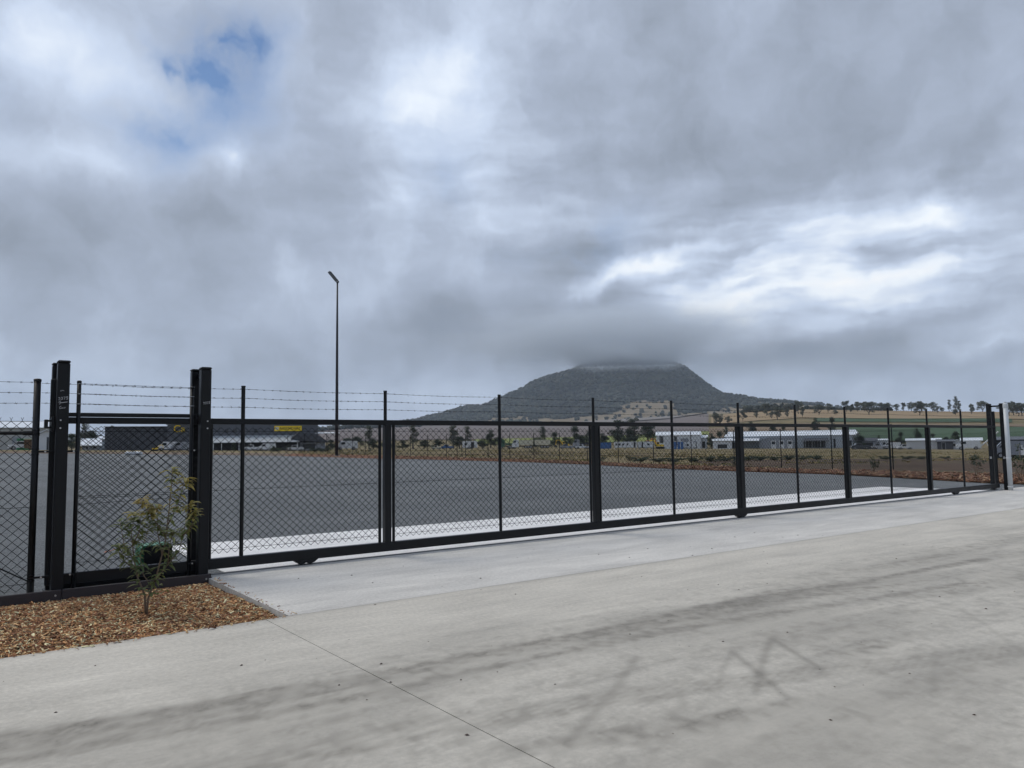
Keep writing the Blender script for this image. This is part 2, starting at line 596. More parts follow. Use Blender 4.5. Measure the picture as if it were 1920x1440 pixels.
def field_mat(name, c1, c2, period, c3=None, amt=.6, ang=0.0):
    m = bpy.data.materials.new(name)
    m.use_nodes = True
    g = NT(m.node_tree)
    out = g.n('ShaderNodeOutputMaterial')
    b = g.n('ShaderNodeBsdfPrincipled')
    o = g.n('ShaderNodeTexCoord').outputs['Object']
    mp = g.n('ShaderNodeMapping', i_Vector=o)
    mp.inputs['Rotation'].default_value = (0, 0, ang)
    wv = g.n('ShaderNodeTexWave', wave_type='BANDS', bands_direction='Y', i_Vector=mp.outputs[0])
    wv.inputs['Scale'].default_value = .314 / period * 1.0
    wv.inputs['Distortion'].default_value = 1.2
    wv.inputs['Detail'].default_value = 3.0
    wv.inputs['Detail Scale'].default_value = .4
    n = g.noise(o, .03, 5.0, .6)
    f = g.m('MULTIPLY', wv.outputs['Fac'], amt)
    c = g.mix(f, (*c1, 1), (*c2, 1))
    c = g.mix(g.m('MULTIPLY_ADD', n, 1.6, -.5, clamp=True), c, (*(c3 or c1), 1))
    g.put(b.inputs['Base Color'], c)
    b.inputs['Roughness'].default_value = .95
    b.inputs['Specular IOR Level'].default_value = .15
    g.t.links.new(b.outputs[0], out.inputs[0])
    return m


F_FALLOW = field_mat('fallow_rows', (.185, .160, .152), (.105, .09, .09), 30, (.15, .125, .115), .8)
F_STRIP = field_mat('grey_strip_crop', (.26, .24, .22), (.13, .125, .13), 34, (.20, .18, .165), .9)
F_GREEN = field_mat('green_crop', (.045, .085, .045), (.062, .105, .055), 14, (.06, .085, .05), .6)
F_LIME = field_mat('yellow_green_crop', (.20, .22, .060), (.13, .17, .05), 10, (.17, .20, .07), .5)
F_BROWN = field_mat('brown_tilled_field', (.20, .15, .10), (.145, .105, .075), 14, (.175, .13, .085), .7)
F_TAN = field_mat('tan_pasture', (.30, .225, .135), (.24, .18, .10), 40, (.25, .175, .105), .6)


def vnoise(U, V, s, seed):
    r = np.random.default_rng(seed)
    G = r.random((64, 64))
    x, y = U * s + 31.7, V * s + 17.3
    xi, yi = np.floor(x).astype(int), np.floor(y).astype(int)
    fx, fy = x - xi, y - yi
    fx, fy = fx * fx * (3 - 2 * fx), fy * fy * (3 - 2 * fy)
    g = lambda i, j: G[i % 64, j % 64]
    return (g(xi, yi) * (1 - fx) + g(xi + 1, yi) * fx) * (1 - fy) + (g(xi, yi + 1) * (1 - fx) + g(xi + 1, yi + 1) * fx) * fy


# ------------------------------------------------------------------ the land
def sheet(name, P, Q, mat_, nz=None, kind='structure', n=60, m=30, off=0.0, parent=None):
    """ruled sheet between two polylines, draped over the land"""
    def resample(L, k):
        L = np.array(L, float)
        s = np.r_[0, np.cumsum(np.hypot(*np.diff(L, axis=0).T))]
        t = np.linspace(0, s[-1], k)
        return np.stack([np.interp(t, s, L[:, 0]), np.interp(t, s, L[:, 1])], 1)
    A, B = resample(P, n), resample(Q, n)
    t = np.linspace(0, 1, m)[:, None, None]
    G = A[None] * (1 - t) + B[None] * t
    x, y = G[..., 0].ravel(), G[..., 1].ravel()
    z = (zt(x, y) if nz is None else nz(x, y)) + off
    me = bpy.data.meshes.new(name)
    idx = np.arange(m * n).reshape(m, n)
    f = np.stack([idx[:-1, :-1], idx[:-1, 1:], idx[1:, 1:], idx[1:, :-1]], -1).reshape(-1, 4)
    me.from_pydata(np.stack([x, y, z], 1).tolist(), [], f.tolist())
    me.materials.append(mat_)
    me.polygons.foreach_set("use_smooth", [True] * len(me.polygons))
    me.update()
    o = put(name, me, parent)
    if kind and not parent:
        o["kind"] = kind
    return o


def polar(name, mat_, a0, a1, na, radii, off, zf=zt, kind='structure'):
    a = np.linspace(a0, a1, na)
    r = np.asarray(radii)
    A, R = np.meshgrid(a, r)
    x, y = (R * np.sin(A)).ravel(), (R * np.cos(A)).ravel()
    z = zf(x, y) + (off(x, y) if callable(off) else off)
    n, m = len(a), len(r)
    idx = np.arange(m * n).reshape(m, n)
    f = np.stack([idx[:-1, :-1], idx[:-1, 1:], idx[1:, 1:], idx[1:, :-1]], -1).reshape(-1, 4)
    me = bpy.data.meshes.new(name)
    me.from_pydata(np.stack([x, y, z], 1).tolist(), [], f.tolist())
    me.materials.append(mat_)
    me.polygons.foreach_set("use_smooth", [True] * len(me.polygons))
    me.update()
    o = put(name, me)
    o["kind"] = kind
    return o


rad = np.r_[0.5, np.linspace(4, 60, 15), np.linspace(66, 300, 30), np.linspace(315, 1600, 80), np.geomspace(1650, 6000, 14)]
tagd = polar('ground', GRASS, -math.pi, math.pi, 721, rad, lambda x, y: np.where(np.hypot(x, y) < 34, -.14, -.05))
tag(tagd, 'dry grassy ground running out to the hills')


def pa(px):
    r = ray(px, 830)
    return math.atan2(r[0], r[1])


for nm, mt, x0, x1, r0, r1, lab in [
    ('field', F_FALLOW, 560, 1330, 430, 1480, 'pale grey ploughed field below the wooded mountain'),
    ('field', F_LIME, 890, 1330, 325, 428, 'yellow green crop strip behind the parked trucks'),
    ('field', F_BROWN, 1330, 1590, 330, 470, 'brown tilled field behind the long white shed'),
    ('field', F_GREEN, 1560, 2150, 300, 432, 'dark green crop field behind the small sheds'),
    ('field', F_BROWN, 1592, 2150, 436, 468, 'narrow bare strip between the two green crop fields'),
    ('field', F_GREEN, 1530, 1900, 500, 566, 'narrow dark green crop band below the tan pasture'),
    ('field', F_TAN, 1335, 2150, 570, 860, 'tan pasture on the ridge dotted with gum trees'),
    ('field', F_STRIP, 1085, 1330, 1010, 1330, 'grey striped crop rows at the foot of the mountain'),
]:
    a0, a1 = pa(x0), pa(x1)
    o = polar(nm, mt, a0, a1, max(8, int((x1 - x0) / 6)), np.linspace(r0, r1, max(8, int((r1 - r0) / 8))), .35 if nm == 'field' else 0)
    if lab.startswith('grey striped'):
        o.location.z += 1.2
    tag(o, lab)

# chip-sealed yard, mulch verge, bare soil
EDGE = [(-120, 78), (-90, 79), (-53.6, 80.5), (-47.5, 83), (-39.1, 83.5), (-31.8, 81.8), (-24, 80), (-13.2, 71), (-7.8, 68.8), (1.6, 61.5), (5.5, 57), (10.3, 47), (15.3, 37.6), (16.2, 32.7), (17, 27.8), (18.6, 25.2)]
OUTER = [(-120, 86), (-90, 88), (-60, 93), (-50, 95), (-41, 95.5), (-33, 96), (-27, 95), (-16.5, 87), (-9.3, 82.4), (2.0, 69.2), (6.6, 62.6), (12.2, 54), (16.9, 42), (19.3, 36.5), (21.6, 32), (25, 27)]
sheet('yard', [W(u, .02)[:2] for u in (-90, -40, -10, 5, 15, 23, 27)], EDGE, YARD, off=-.008, n=120, m=70)
sheet('mulch_verge', EDGE[6:], OUTER[6:], MULCHG, off=.02, n=140, m=10)
sheet('gravel_verge', EDGE[:7], OUTER[:7], GRAVB, off=.016, n=60, m=8)
sheet('bare_soil', [(26, 27), (22.5, 32.5), (20, 37), (17.6, 42.8), (14, 54)], [(95, 60), (98, 110), (60, 104), (34, 88), (17, 73)], SOIL, off=.0, n=60, m=40)


for px0, px1, r0, r1 in ((640, 1430, 101, 107), (820, 1330, 80.5, 82), (900, 1500, 128, 134)):
    o = polar('furrow', SOIL, pa(px0), pa(px1), 90, np.linspace(r0, r1, 5), lambda x, y: .0 - .05 * (vnoise(x, y, .3, 61) > .62))
    tag(o, 'dark bare furrow across the dry paddock')


# ------------------------------------------------------------------ concrete slabs
def seg_d(U, V, pts):
    best = np.full(U.shape, 1e9)
    for (a, b) in zip(pts[:-1], pts[1:]):
        a, b = np.array(a), np.array(b)
        d = b - a
        t = np.clip(((U - a[0]) * d[0] + (V - a[1]) * d[1]) / (d @ d), 0, 1)
        best = np.minimum(best, np.hypot(U - a[0] - t * d[0], V - a[1] - t * d[1]))
    return best


def stain(U, V):
    """rubber and dirt worn into the concrete: long tyre paths roughly along the gate, a few crossing scuffs"""
    S = np.zeros(U.shape)
    g = lambda d, w: np.exp(-(d / w) ** 2)
    Vr = V + .10 * U * np.clip(U / 6, 0, 1)
    lng = .25 + .5 * vnoise(U * .5, Vr * 5.5, 1.0, 3) + .5 * vnoise(U * .8, Vr * 16, 1.0, 4)
    grit = .55 + .9 * vnoise(U, V, 11, 5) * vnoise(U, V, 23, 6) * 2
    m = lng * grit
    Vb = V + .05 * (vnoise(U, V, .7, 1) - .5)
    S += .62 * g(seg_d(U, Vb, [(-9, -4.75), (-2.88, -5.0), (-.7, -5.25), (1.2, -5.32), (2.7, -5.26), (3.6, -5.3), (5.2, -5.55), (8, -5.7)]), .085) * m
    S += .40 * g(seg_d(U, Vb, [(-9, -4.95), (-2.9, -5.2), (-.7, -5.42), (1.4, -5.48), (3.4, -5.5)]), .16) * m
    S += .42 * g(seg_d(U, Vb, [(-9, -5.15), (-2.9, -5.38), (-.9, -5.64), (1.6, -5.70), (3.4, -5.92), (6, -6.3)]), .07) * m
    S += .55 * np.exp(-((U - 3.2) / 1.3) ** 2 - ((V + 5.42) / .20) ** 2) * m
    S += .35 * np.exp(-((U - 5.0) / 1.5) ** 2 - ((Vr + 5.35) / .18) ** 2) * m
    for k, dv in enumerate((-.13, -.07, .0, .07, .13)):
        S += (.20, .28, .22, .28, .16)[k] * g(seg_d(U, V, [(-6, -5.6 + dv), (-2, -6.21 + dv), (-.7, -6.42 + dv), (.8, -6.82 + dv), (2.4, -7.42 + dv), (3.5, -7.8 + dv)]), .026) * (.5 + .6 * m)
    S += .50 * np.exp(-((U - .15) / .85) ** 2 - ((V + 7.2 + .28 * (U - .15)) / .13) ** 2) * m
    S += .30 * np.exp(-((U - 2.6) / .6) ** 2 - ((V + 7.05) / .18) ** 2) * m
    S += .34 * np.exp(-((U - 6.0) / 1.8) ** 2 - ((Vr + 5.95) / .22) ** 2) * m
    S += .30 * np.exp(-((U - 9.5) / 3) ** 2 - ((V + 5.1) / .22) ** 2) * m
    S += .22 * np.exp(-((U + 2.6) / 1.8) ** 2 - ((V + 6.35) / .18) ** 2) * m
    for a, b, am, w in [((2.35, -6.41), (1.01, -7.16), .42, .032), ((1.70, -6.51), (1.09, -7.36), .44, .030), ((2.27, -6.47), (1.83, -7.16), .44, .026), ((1.06, -6.07), (-.46, -7.09), .34, .036),
                        ((1.83, -6.41), (1.0, -6.87), .22, .026), ((2.98, -7.37), (1.93, -7.9), .18, .03), ((.71, -6.78), (.44, -7.08), .2, .03), ((4.6, -6.9), (3.1, -8.0), .14, .03)]:
        S += am * g(seg_d(U, V + .03 * np.sin(U * 2.3), [a, b]), w) * (.6 + .5 * vnoise(U, V, 12, 8))
    wear = np.clip((-V - 4.0) / 1.0, 0, 1)
    S += wear * (.05 + .25 * np.clip(m - .55, 0, 1))
    S += wear * .22 * np.clip(vnoise(U * .45, Vr * 1.6, 1.0, 11) - .40, 0, 1) * 1.6
    S += .14 * g(V + 3.02, .05)
    return 1 - np.exp(-1.75 * np.clip(S, 0, 3))


def slab(name, u0, u1, v0, v1, mt, step, parent, top=0.0, lab=None):
    nu, nv = max(2, int((u1 - u0) / step) + 1), max(2, int((v1 - v0) / step) + 1)
    e = .006
    us = np.r_[u0, np.linspace(u0 + e, u1 - e, nu), u1]
    vs = np.r_[v0, np.linspace(v0 + e, v1 - e, nv), v1]
    U, V = np.meshgrid(us, vs)
    Z = np.full(U.shape, top)
    Z[0, :] = Z[-1, :] = top - e
    Z[:, 0] = Z[:, -1] = top - e
    n, m = len(us), len(vs)
    P = np.stack([U.ravel(), V.ravel(), Z.ravel()], 1)
    idx = np.arange(n * m).reshape(m, n)
    f = np.stack([idx[:-1, :-1], idx[:-1, 1:], idx[1:, 1:], idx[1:, :-1]], -1).reshape(-1, 4).tolist()
    per = [*idx[0, :-1], *idx[:-1, -1], *idx[-1, :0:-1], *idx[:0:-1, 0]]
    o0 = len(P)
    P = np.vstack([P, [[P[i][0], P[i][1], top - .13] for i in per]])
    k = len(per)
    f += [(int(per[i]), o0 + i, o0 + (i + 1) % k, int(per[(i + 1) % k])) for i in range(k)]
    me = bpy.data.meshes.new(name)
    me.from_pydata(P.tolist(), [], f)
    at = me.attributes.new("stain", 'FLOAT', 'POINT')
    s = np.zeros(len(P), np.float32)
    s[:o0] = stain(U.ravel(), V.ravel())
    at.data.foreach_set("value", s)
    me.materials.append(mt)
    me.update()
    o = put(name, me, parent)
    if lab:
        o["label"] = lab
    return o


pave = tag(put('pavement', None, None, (GX, GY, 0), AZ), 'grey concrete driveway in large cast slabs', kind='structure')
slab('slab', -.47, 25.6, -2.996, -.17, CONC_A, .12, pave, 0, 'paler concrete apron strip in front of the gate')
slab('slab', -.47, 25.6, -.158, .10, CONC_A, .2, pave, 0)
slab('slab', -.696, 12.15, -9.3, -3.004, CONC, .032, pave, 0)
slab('slab', -7.0, -.704, -9.3, -3.004, CONC, .04, pave, 0)
slab('slab', -13.6, -7.0, -9.3, -3.004, CONC, .15, pave, 0)
slab('slab', 12.158, 25.6, -9.3, -3.004, CONC, .12, pave, 0)
slab('slab', 25.61, 44, -12, -.0, CONC, .4, pave, 0)
for a, b in ((-13.6, -.704), (-.696, 12.15), (12.158, 25.6)):
    slab('slab', a, b, -18, -9.308, CONC, .3, pave, 0)
slab('slab', -.17, 22.78, .106, 3.52, CONC_T, .25, pave, .002, 'bright new concrete threshold behind the gate')
slab('slab', -14, -.178, -.2, .30, CONC_T, .25, pave, -.012)


# ------------------------------------------------------------------ chain link, barbed wire
def link_panel(w, h, pu=.104, pz=.094, r=.0031, n=4):
    """woven diamonds in the xz plane, starting at the origin; height is rounded to whole diamonds"""
    nu, nz = max(1, round(w / pu)), max(1, round(h / pz))
    pu, pz = w / nu, h / nz
    b = MB()
    for fam in (1, -1):
        for k in range(-nz * 1, nu + nz + 1):
            # line x = k*pu + fam*(z/pz)*pu, kept to the rectangle
            pts = []
            for z in (0.0, h):
                pts.append((k * pu + fam * z / pz * pu, z))
            (x0, z0), (x1, z1) = pts
            if fam == 1 and (x0 >= w or x1 <= 0) or fam == -1 and (x0 <= 0 or x1 >= w):
                continue
            def clip(x, z):
                if x < 0:
                    return (0.0, z + (-x) / pu * pz * (1 if fam == 1 else -1))
                if x > w:
                    return (w, z + (x - w) / pu * pz * (-1 if fam == 1 else 1))
                return (x, z)
            a, c = clip(x0, z0), clip(x1, z1)
            m = max(1, int(abs(c[1] - a[1]) / .45))
            P = []
            for i in range(m + 1):
                t = i / m
                j = 0 if i in (0, m) else .0025
                P.append((a[0] + (c[0] - a[0]) * t + random.uniform(-j, j), fam * r * .9, a[1] + (c[1] - a[1]) * t + random.uniform(-j, j)))
            b.tube(P, r, n, False)
    return b, pu, pz, nu


def barbed(u0, u1, z, v=0.0, sag=.012, span=2.093, gap=.11, start=0.0):
    b = MB()
    P = []
    n = max(2, int((u1 - u0) / .5))
    for i in range(n + 1):
        u = u0 + (u1 - u0) * i / n
        P.append((u, v, z - sag * (math.sin(math.pi * ((u - start) % span) / span)) + random.uniform(-.002, .002)))
    b.tube(P, .0019, 4, False)
    b.tube([(p[0], p[1] + .0025, p[2] + .003 * math.sin(i * 2.1)) for i, p in enumerate(P)], .0014, 3, False)
    u = u0 + .05
    while u < u1:
        zz = z - sag * math.sin(math.pi * ((u - start) % span) / span)
        for s in (-1, 1):
            a = random.uniform(.2, 1.2) * s
            dx, dz = .016 * math.cos(a), .016 * math.sin(a)
            b.tube([(u - dx, v - .006 * s, zz - dz), (u + dx, v + .006 * s, zz + dz)], .0014, 3, False)
        b.tube([(u - .010, v, zz), (u + .010, v, zz)], .0035, 4, True)
        u += gap * random.uniform(.9, 1.1)
    return b


S = 2.0933
Z_RT, Z_RB, Z_BT, Z_BB, Z_POST = 1.997, 1.922, .204, .074, 2.432
gate = gate_thing('sliding_gate', 'long black steel sliding gate with chain link panels and barbed wire on top', 'gate')
MB().cbox(-2.17, 23.18, -.038, .038, Z_RB, Z_RT, .006).build('top_rail', BLACK, gate)
MB().cbox(-2.17, 23.22, -.05, .05, Z_BB, Z_BT, .008).build('bottom_rail', BLACK, gate)
post_me = MB().tube([(0, 0, .19), (0, 0, Z_POST)], .026, 10)
post_me.tube([(0, 0, Z_POST - .012), (0, 0, Z_POST + .004)], .029, 10)
post_me.box(-.012, .012, -.004, .032, Z_POST - .045, Z_POST - .038)
post_me = post_me.mesh('post', BLACK)
top_me = MB().tube([(0, 0, Z_RT - .02), (0, 0, Z_POST)], .025, 10)
top_me.tube([(0, 0, Z_POST - .012), (0, 0, Z_POST + .004)], .028, 10)
top_me = top_me.mesh('barb_post', BLACK)
stile_me = MB().cbox(-.05, .05, -.05, .05, Z_BT - .01, Z_RB + .01, .006).mesh('stile', BLACK)
pipe_me = MB().tube([(0, 0, Z_BT - .01), (0, 0, Z_RB + .01)], .022, 10).mesh('stretcher_pipe', BLACK)
for i in range(11):
    if i % 2 == 0:
        put('post', post_me, gate, (i * S, .002, 0))
    else:
        put('barb_post', top_me, gate, (i * S, .0, 0))
        put('stile', stile_me, gate, (i * S + .03, .004, 0))
        for s in (-.115, .112):
            put('stretcher_pipe', pipe_me, gate, (i * S + .03 + s, .012, 0))
put('stretcher_pipe', pipe_me, gate, (-.40, .012, 0))
# mesh: knuckled top just under the rail, lower points above the bottom rail; the last two bays are open
panel, PU, PZ, NU = link_panel(2 * S - .27, 1.62)
# line wires laced through the upper, middle and lower crossings
for z in (PZ * .5, 1.62 * .5, 1.62 - PZ * .5):
    panel.tube([(0, .004, z), (2 * S - .27, .004, z)], .0026, 4, False)
panel_me = panel.mesh('mesh_panel', BLACKW)
for i in (-1, 1, 3, 5, 7):
    put('mesh_panel', panel_me, gate, (i * S + .165, .012, Z_BT + .055))
for z in (2.392, 2.272, 2.153):
    barbed(-.42, 23.15, z, .012).build('barbed_wire', GALV if False else BLACKW, gate)
# tall end stiles
for u in (-2.172, 23.17):
    MB().cbox(u - .037, u + .037, -.036, .036, Z_BB + .004, 2.44, .010).build('end_stile', BLACK, gate)
# wheel carriages
car = MB().prism([(-.19, Z_BB + .012), (.19, Z_BB + .012), (.12, .035), (.075, .022), (.03, .022), (0, .036), (-.03, .022), (-.075, .022), (-.12, .035)][::-1], -.045, .045)
car_me = car.mesh('wheel_carriage', BLACK)
whm = MB()
whm.tube([(0, -.022, 0), (0, -.012, 0), (0, 0, 0), (0, .012, 0), (0, .022, 0)], [.040, .038, .030, .038, .040], 16)
wh_me = whm.mesh('wheel', BLACK, False)
for u in (.87, 10.43, 20.31):
    c = put('wheel_carriage', car_me, gate, (u, 0, 0))
    for s in (-.065, .065):
        put('wheel', wh_me, c, (s, -.001, .048))
        put('bolt', MB().tube([(s, -.052, .075), (s, -.044, .075)], .012, 6).mesh('bolt', BLACK), c)

tr = MB()
tr.prism_x([(-.022, .0), (.022, .0), (.004, .014), (-.004, .014)][::-1], -2.3, 23.5)
o = tr.build('gate_track', GALV)
o.location, o.rotation_euler = (GX, GY, .001), (0, 0, AZ)
tag(o, 'thin steel track on the concrete under the sliding gate', 'gate track')

# ------------------------------------------------------------------ guide frames
def sq_post(u, v, h, w=.062, lab=None, z0=0.0):
    b = MB().cbox(u - w, u + w, v - w, v + w, z0, h - .03, .010)
    return b


def guide(name, label, u, side, chalk):
    t = gate_thing(name, label, 'gate post')
    for v, w, du in ((-.135, .062, 0.0), (.185, .050, -.045 if side > 0 else -.032)):
        p = sq_post(u + du, v, 2.645, w).build('post', BLACK, t)
        b = MB().cbox(u + du - w - .004, u + du + w + .004, v - w - .004, v + w + .004, 2.613, 2.645, .012)
        b.build('cap', BLACK, p)
    MB().cbox(u - .030, u + .030, -.08, .13, 2.50, 2.575, .006).build('bridge_plate', BLACK, t)
    # roller housing on the side of the frame
    h = MB()
    h.cbox(u + side * .062, u + side * .10, -.10, .06, 1.87, 1.99, .006) if side > 0 else h.cbox(u - .10, u - .062, -.10, .06, 1.83, 2.0, .006)
    if side < 0:
        h.cbox(u - .168, u - .132, -.10, -.03, 1.865, 1.965, .005)
        h.box(u - .135, u - .098, -.09, -.04, 1.94, 1.962)
        h.box(u - .135, u - .098, -.09, -.04, 1.865, 1.885)
    hh = h.build('roller_housing', BLACK, t)
    MB().tube([(u + side * .085, -.03, 1.90), (u + side * .085, -.03, 1.975)], .018, 12).build('guide_roller', PVC, hh)
    for z in (1.865, 1.955):
        MB().tube([(u + side * .02, -.204, z), (u + side * .02, -.196, z)], .009, 8).build('bolt', BOLT, t)
    MB().cbox(u - .10, u + .10, -.22, .27, -.004, .012, .003).build('base_plate', BLACK, t)
    # hand-written white marks
    for (x0, z0, sc, strokes) in chalk:
        ch = MB()
        for st in strokes:
            ch.tube([(u + x0 + x * sc, -.1985, z0 + z * sc) for x, z in st], .0022, 4)
        tag(ch.build('pen_mark', CHALK, t), kind='stuff')
    return t


G2 = [[(0, .8), (.3, 1), (.6, .75), (.05, .05), (.65, .1)]]
G3 = [[(0, .95), (.5, 1), (.25, .6), (.6, .35), (.3, 0), (0, .1)]]
G7 = [[(0, .95), (.55, 1), (.2, 0)]]
G5 = [[(.6, 1), (.1, .95), (.1, .55), (.55, .5), (.5, .05), (.0, .05)]]


def word(gl, adv=.85):
    out = []
    for i, gq in enumerate(gl):
        out += [[(x + i * adv, z + i * .12) for x, z in st] for st in gq]
    return out


WIG = [[(0, 0), (.15, .5), (.3, .1), (.5, .5), (.7, .15), (.9, .5), (1.2, .2)]]
N2375 = word([G2, G3, G7, G5])
guide('gate_guide_post', 'paired black steel guide post carrying the roller beside the round fence posts', -2.1, -1,
      [(-.030, 2.285, .030, WIG), (-.048, 2.185, .030, N2375), (-.045, 2.15, .03, [[(0, .2), (.5, .9), (.4, -.5)], [(.5, .1), (2.9, .5)]]), (-.035, 2.085, .030, [[(.5, 1), (.0, .6), (.1, 0), (.5, .1)], [(.7, .1), (.8, .6), (1.1, .1), (1.2, .6), (1.5, .2), (1.9, .6)]])])
guide('gate_guide_post', 'paired black steel guide post at the corner of the mulch bed', -.525, 1, [(-.035, 2.17, .026, N2375)])

t = gate_thing('gate_catch_post', 'pair of black posts with a crossbar catching the gate end beside the grey pipe', 'gate post')
for v in (-.165, .215):
    p = sq_post(23.42, v, 2.69).build('post', BLACK, t)
    MB().cbox(23.354, 23.486, v - .066, v + .066, 2.66, 2.692, .012).build('cap', BLACK, p)
    MB().cbox(23.352, 23.357, v - .03, v + .03, .96, 1.03, .002).build('bracket_plate', GALV, t)
MB().cbox(23.395, 23.445, -.11, .16, 2.585, 2.635, .005).build('crossbar', BLACK, t)
MB().cbox(23.31, 23.53, -.24, .29, -.003, .012, .003).build('base_plate', BLACK, t)

t = gate_thing('conduit_pipe', 'upright grey plastic pipe with a fat cap beside the catch posts', 'pipe')
MB().tube([(23.25, -.33, 0), (23.25, -.33, 2.63)], .066, 20).build('pipe', PVC, t, True)
MB().tube([(23.25, -.33, 2.54), (23.25, -.33, 2.60), (23.25, -.33, 2.66), (23.25, -.33, 2.68), (23.25, -.33, 2.71)], [.073, .073, .073, .055, .048], 20).build('cap', PVC, t)
for z in (.10, .98):
    MB().tube([(23.25, -.33, z), (23.25, -.33, z + .03)], .071, 20).box(23.25, 23.42, -.30, -.24, z + .004, z + .026).build('clip', WHITEM, t)

# ------------------------------------------------------------------ chain link fence on the left
t = gate_thing('chain_link_fence', 'black chain link fence with round posts and three barbed wires along the mulch bed', 'fence')
FV = -.045


def round_post(u, r, h, name='post', v=FV):
    b = MB().tube([(u, v, -.05), (u, v, h - .02)], r, 14)
    o = b.build(name, BLACK, t, True)
    MB().tube([(u, v, h - .03), (u, v, h - .004), (u, v, h + .004)], [r * 1.12, r * 1.12, r * .7], 14).build('cap', BLACK, o)
    return o


round_post(-2.345, .036, 2.43)
round_post(-1.925, .023, 2.425)
round_post(-.66, .023, 2.40)
round_post(-4.75, .03, 2.43)
round_post(-7.2, .03, 2.43)
MB().tube([(-7.2, FV, 1.812), (-2.41, FV, 1.812)], .021, 10).build('rail', BLACK, t)
fit = MB().tube([(-2.47, FV, 1.812), (-2.38, FV, 1.812)], .027, 10)
for z in (1.785, 1.805, 1.84):
    fit.tube([(-2.345, FV, z), (-2.345, FV, z + .012)], .041, 14)
fit.build('rail_fitting', BLACK, t)
MB().tube([(-4.7, FV, 1.62), (-2.37, FV - .01, .155)], .008, 8).build('brace_rod', BLACK, t)
for z in (1.60, .19):
    b = MB().cbox(-2.33, -2.14, FV - .035, FV - .02, z - .012, z + .012, .003)
    for q in (-.03, 0, .03):
        b.tube([(-2.345, FV, z + q - .006), (-2.345, FV, z + q + .006)], .040, 12)
    br = b.build('bracket', BLACK, t)
    MB().tube([(-2.25, FV - .046, z), (-2.25, FV - .034, z)], .010, 6).build('bolt', BOLT, br)
    b = MB().cbox(-2.06, -1.92, FV - .032, FV - .018, z - .012, z + .012, .003)
    br = b.build('bracket', BLACK, t)
    MB().tube([(-1.965, FV - .042, z), (-1.965, FV - .032, z)], .010, 6).build('bolt', BOLT, br)
b = MB().cbox(-.68, -.56, FV - .032, FV - .018, 1.578, 1.602, .003)
br = b.build('bracket', BLACK, t)
MB().tube([(-.63, FV - .042, 1.59), (-.63, FV - .032, 1.59)], .010, 6).build('bolt', BOLT, br)
b = MB().cbox(-.68, -.56, FV - .032, FV - .018, .168, .192, .003)
br = b.build('bracket', BLACK, t)
MB().tube([(-.63, FV - .042, .18), (-.63, FV - .032, .18)], .010, 6).build('bolt', BOLT, br)

lp, pu, pz, nu = link_panel(2.35, 1.90, .1068, .10)
for k in range(nu + 1):                       # twisted spikes along the top
    for s in (-1, 1):
        x = k * pu
        lp.tube([(x, 0, 1.90), (x + .001 * s, 0, 1.918), (x + s * .014, 0, 1.945)], .0026, 3, False)
for z in (1.90, .93, .08):
    lp.tube([(0, .003, z), (2.35, .003, z)], .0028, 4, False)
lp_me = lp.mesh('mesh_panel', BLACKW)
put('mesh_panel', lp_me, t, (-4.72, FV + .02, .045))
put('mesh_panel', lp_me, t, (-7.12, FV + .02, .045))
lp2, pu, pz, nu = link_panel(1.24, 1.86, .112, .10)
for z in (1.80, 1.02, .95, .06):
    lp2.tube([(0, .003, z), (1.24, .003, z + (.03 if z == .95 else 0))], .0026, 4, False)
lp2.build('mesh_panel', BLACKW, t).location = (-1.905, FV + .014, .03)
# fixed rail and channel that the gate tail slides along
MB().cbox(-2.06, -.60, -.045, .045, 2.004, 2.05, .006).build('guide_rail', BLACK, t)
MB().cbox(-2.06, -.60, .058, .072, .012, .17, .004).build('guide_channel', BLACK, t)
for z in (2.392, 2.272, 2.153):
    b = barbed(-7.2, -2.34, z, FV - .03)
    b.build('barbed_wire', BLACKW, t)
    b = barbed(-1.92, -.60, z, FV - .025, .01)
    b.build('barbed_wire', BLACKW, t)
    b = barbed(-2.3, -.62, z + random.uniform(-.012, .012), FV + .02, .014)
    b.build('barbed_wire', BLACKW, t)
    for u, r in ((-1.925, .026), (-.66, .026)):
        MB().tube([(u, FV, z - .006), (u, FV, z + .004)], r, 10).build('wire_tie', GALV, t)

t = gate_thing('edging_board', 'long dark brown edging board bolted below the fence behind the mulch', 'edging')
for a, b_ in ((-9.6, -7.2), (-7.196, -4.2), (-4.196, -2.06), (-2.056, -.44)):
    MB().cbox(a, b_, -.245, -.203, -.09, .052, .006).build('board', RUST, t)
for u in (-2.12, -.50, -4.6):
    MB().tube([(u, -.252, -.005), (u, -.244, -.005)], .011, 8).build('bolt', BOLT, t)

# ------------------------------------------------------------------ mulch bed and chips
sb = ground_mat('bed_soil', [(.085, .05, .028), (.05, .03, .02), (.16, .10, .055)], [(4, .4, .65), (14, .5, .7)], 1.0, 12)
nbu, nbv = 90, 30
Ub, Vb = np.meshgrid(np.linspace(-9.6, -.474, nbu), np.linspace(-2.994, -.25, nbv))


def bedz(u, v):
    return -.062 + .028 * np.sin(np.clip((v + 3.0) / 2.7, 0, 1) * math.pi) * np.clip((-.45 - u) / .5, 0, 1) ** .6 + .02 * (vnoise(u, v, 1.6, 21) - .5) + .012 * (vnoise(u, v, 5, 22) - .5)


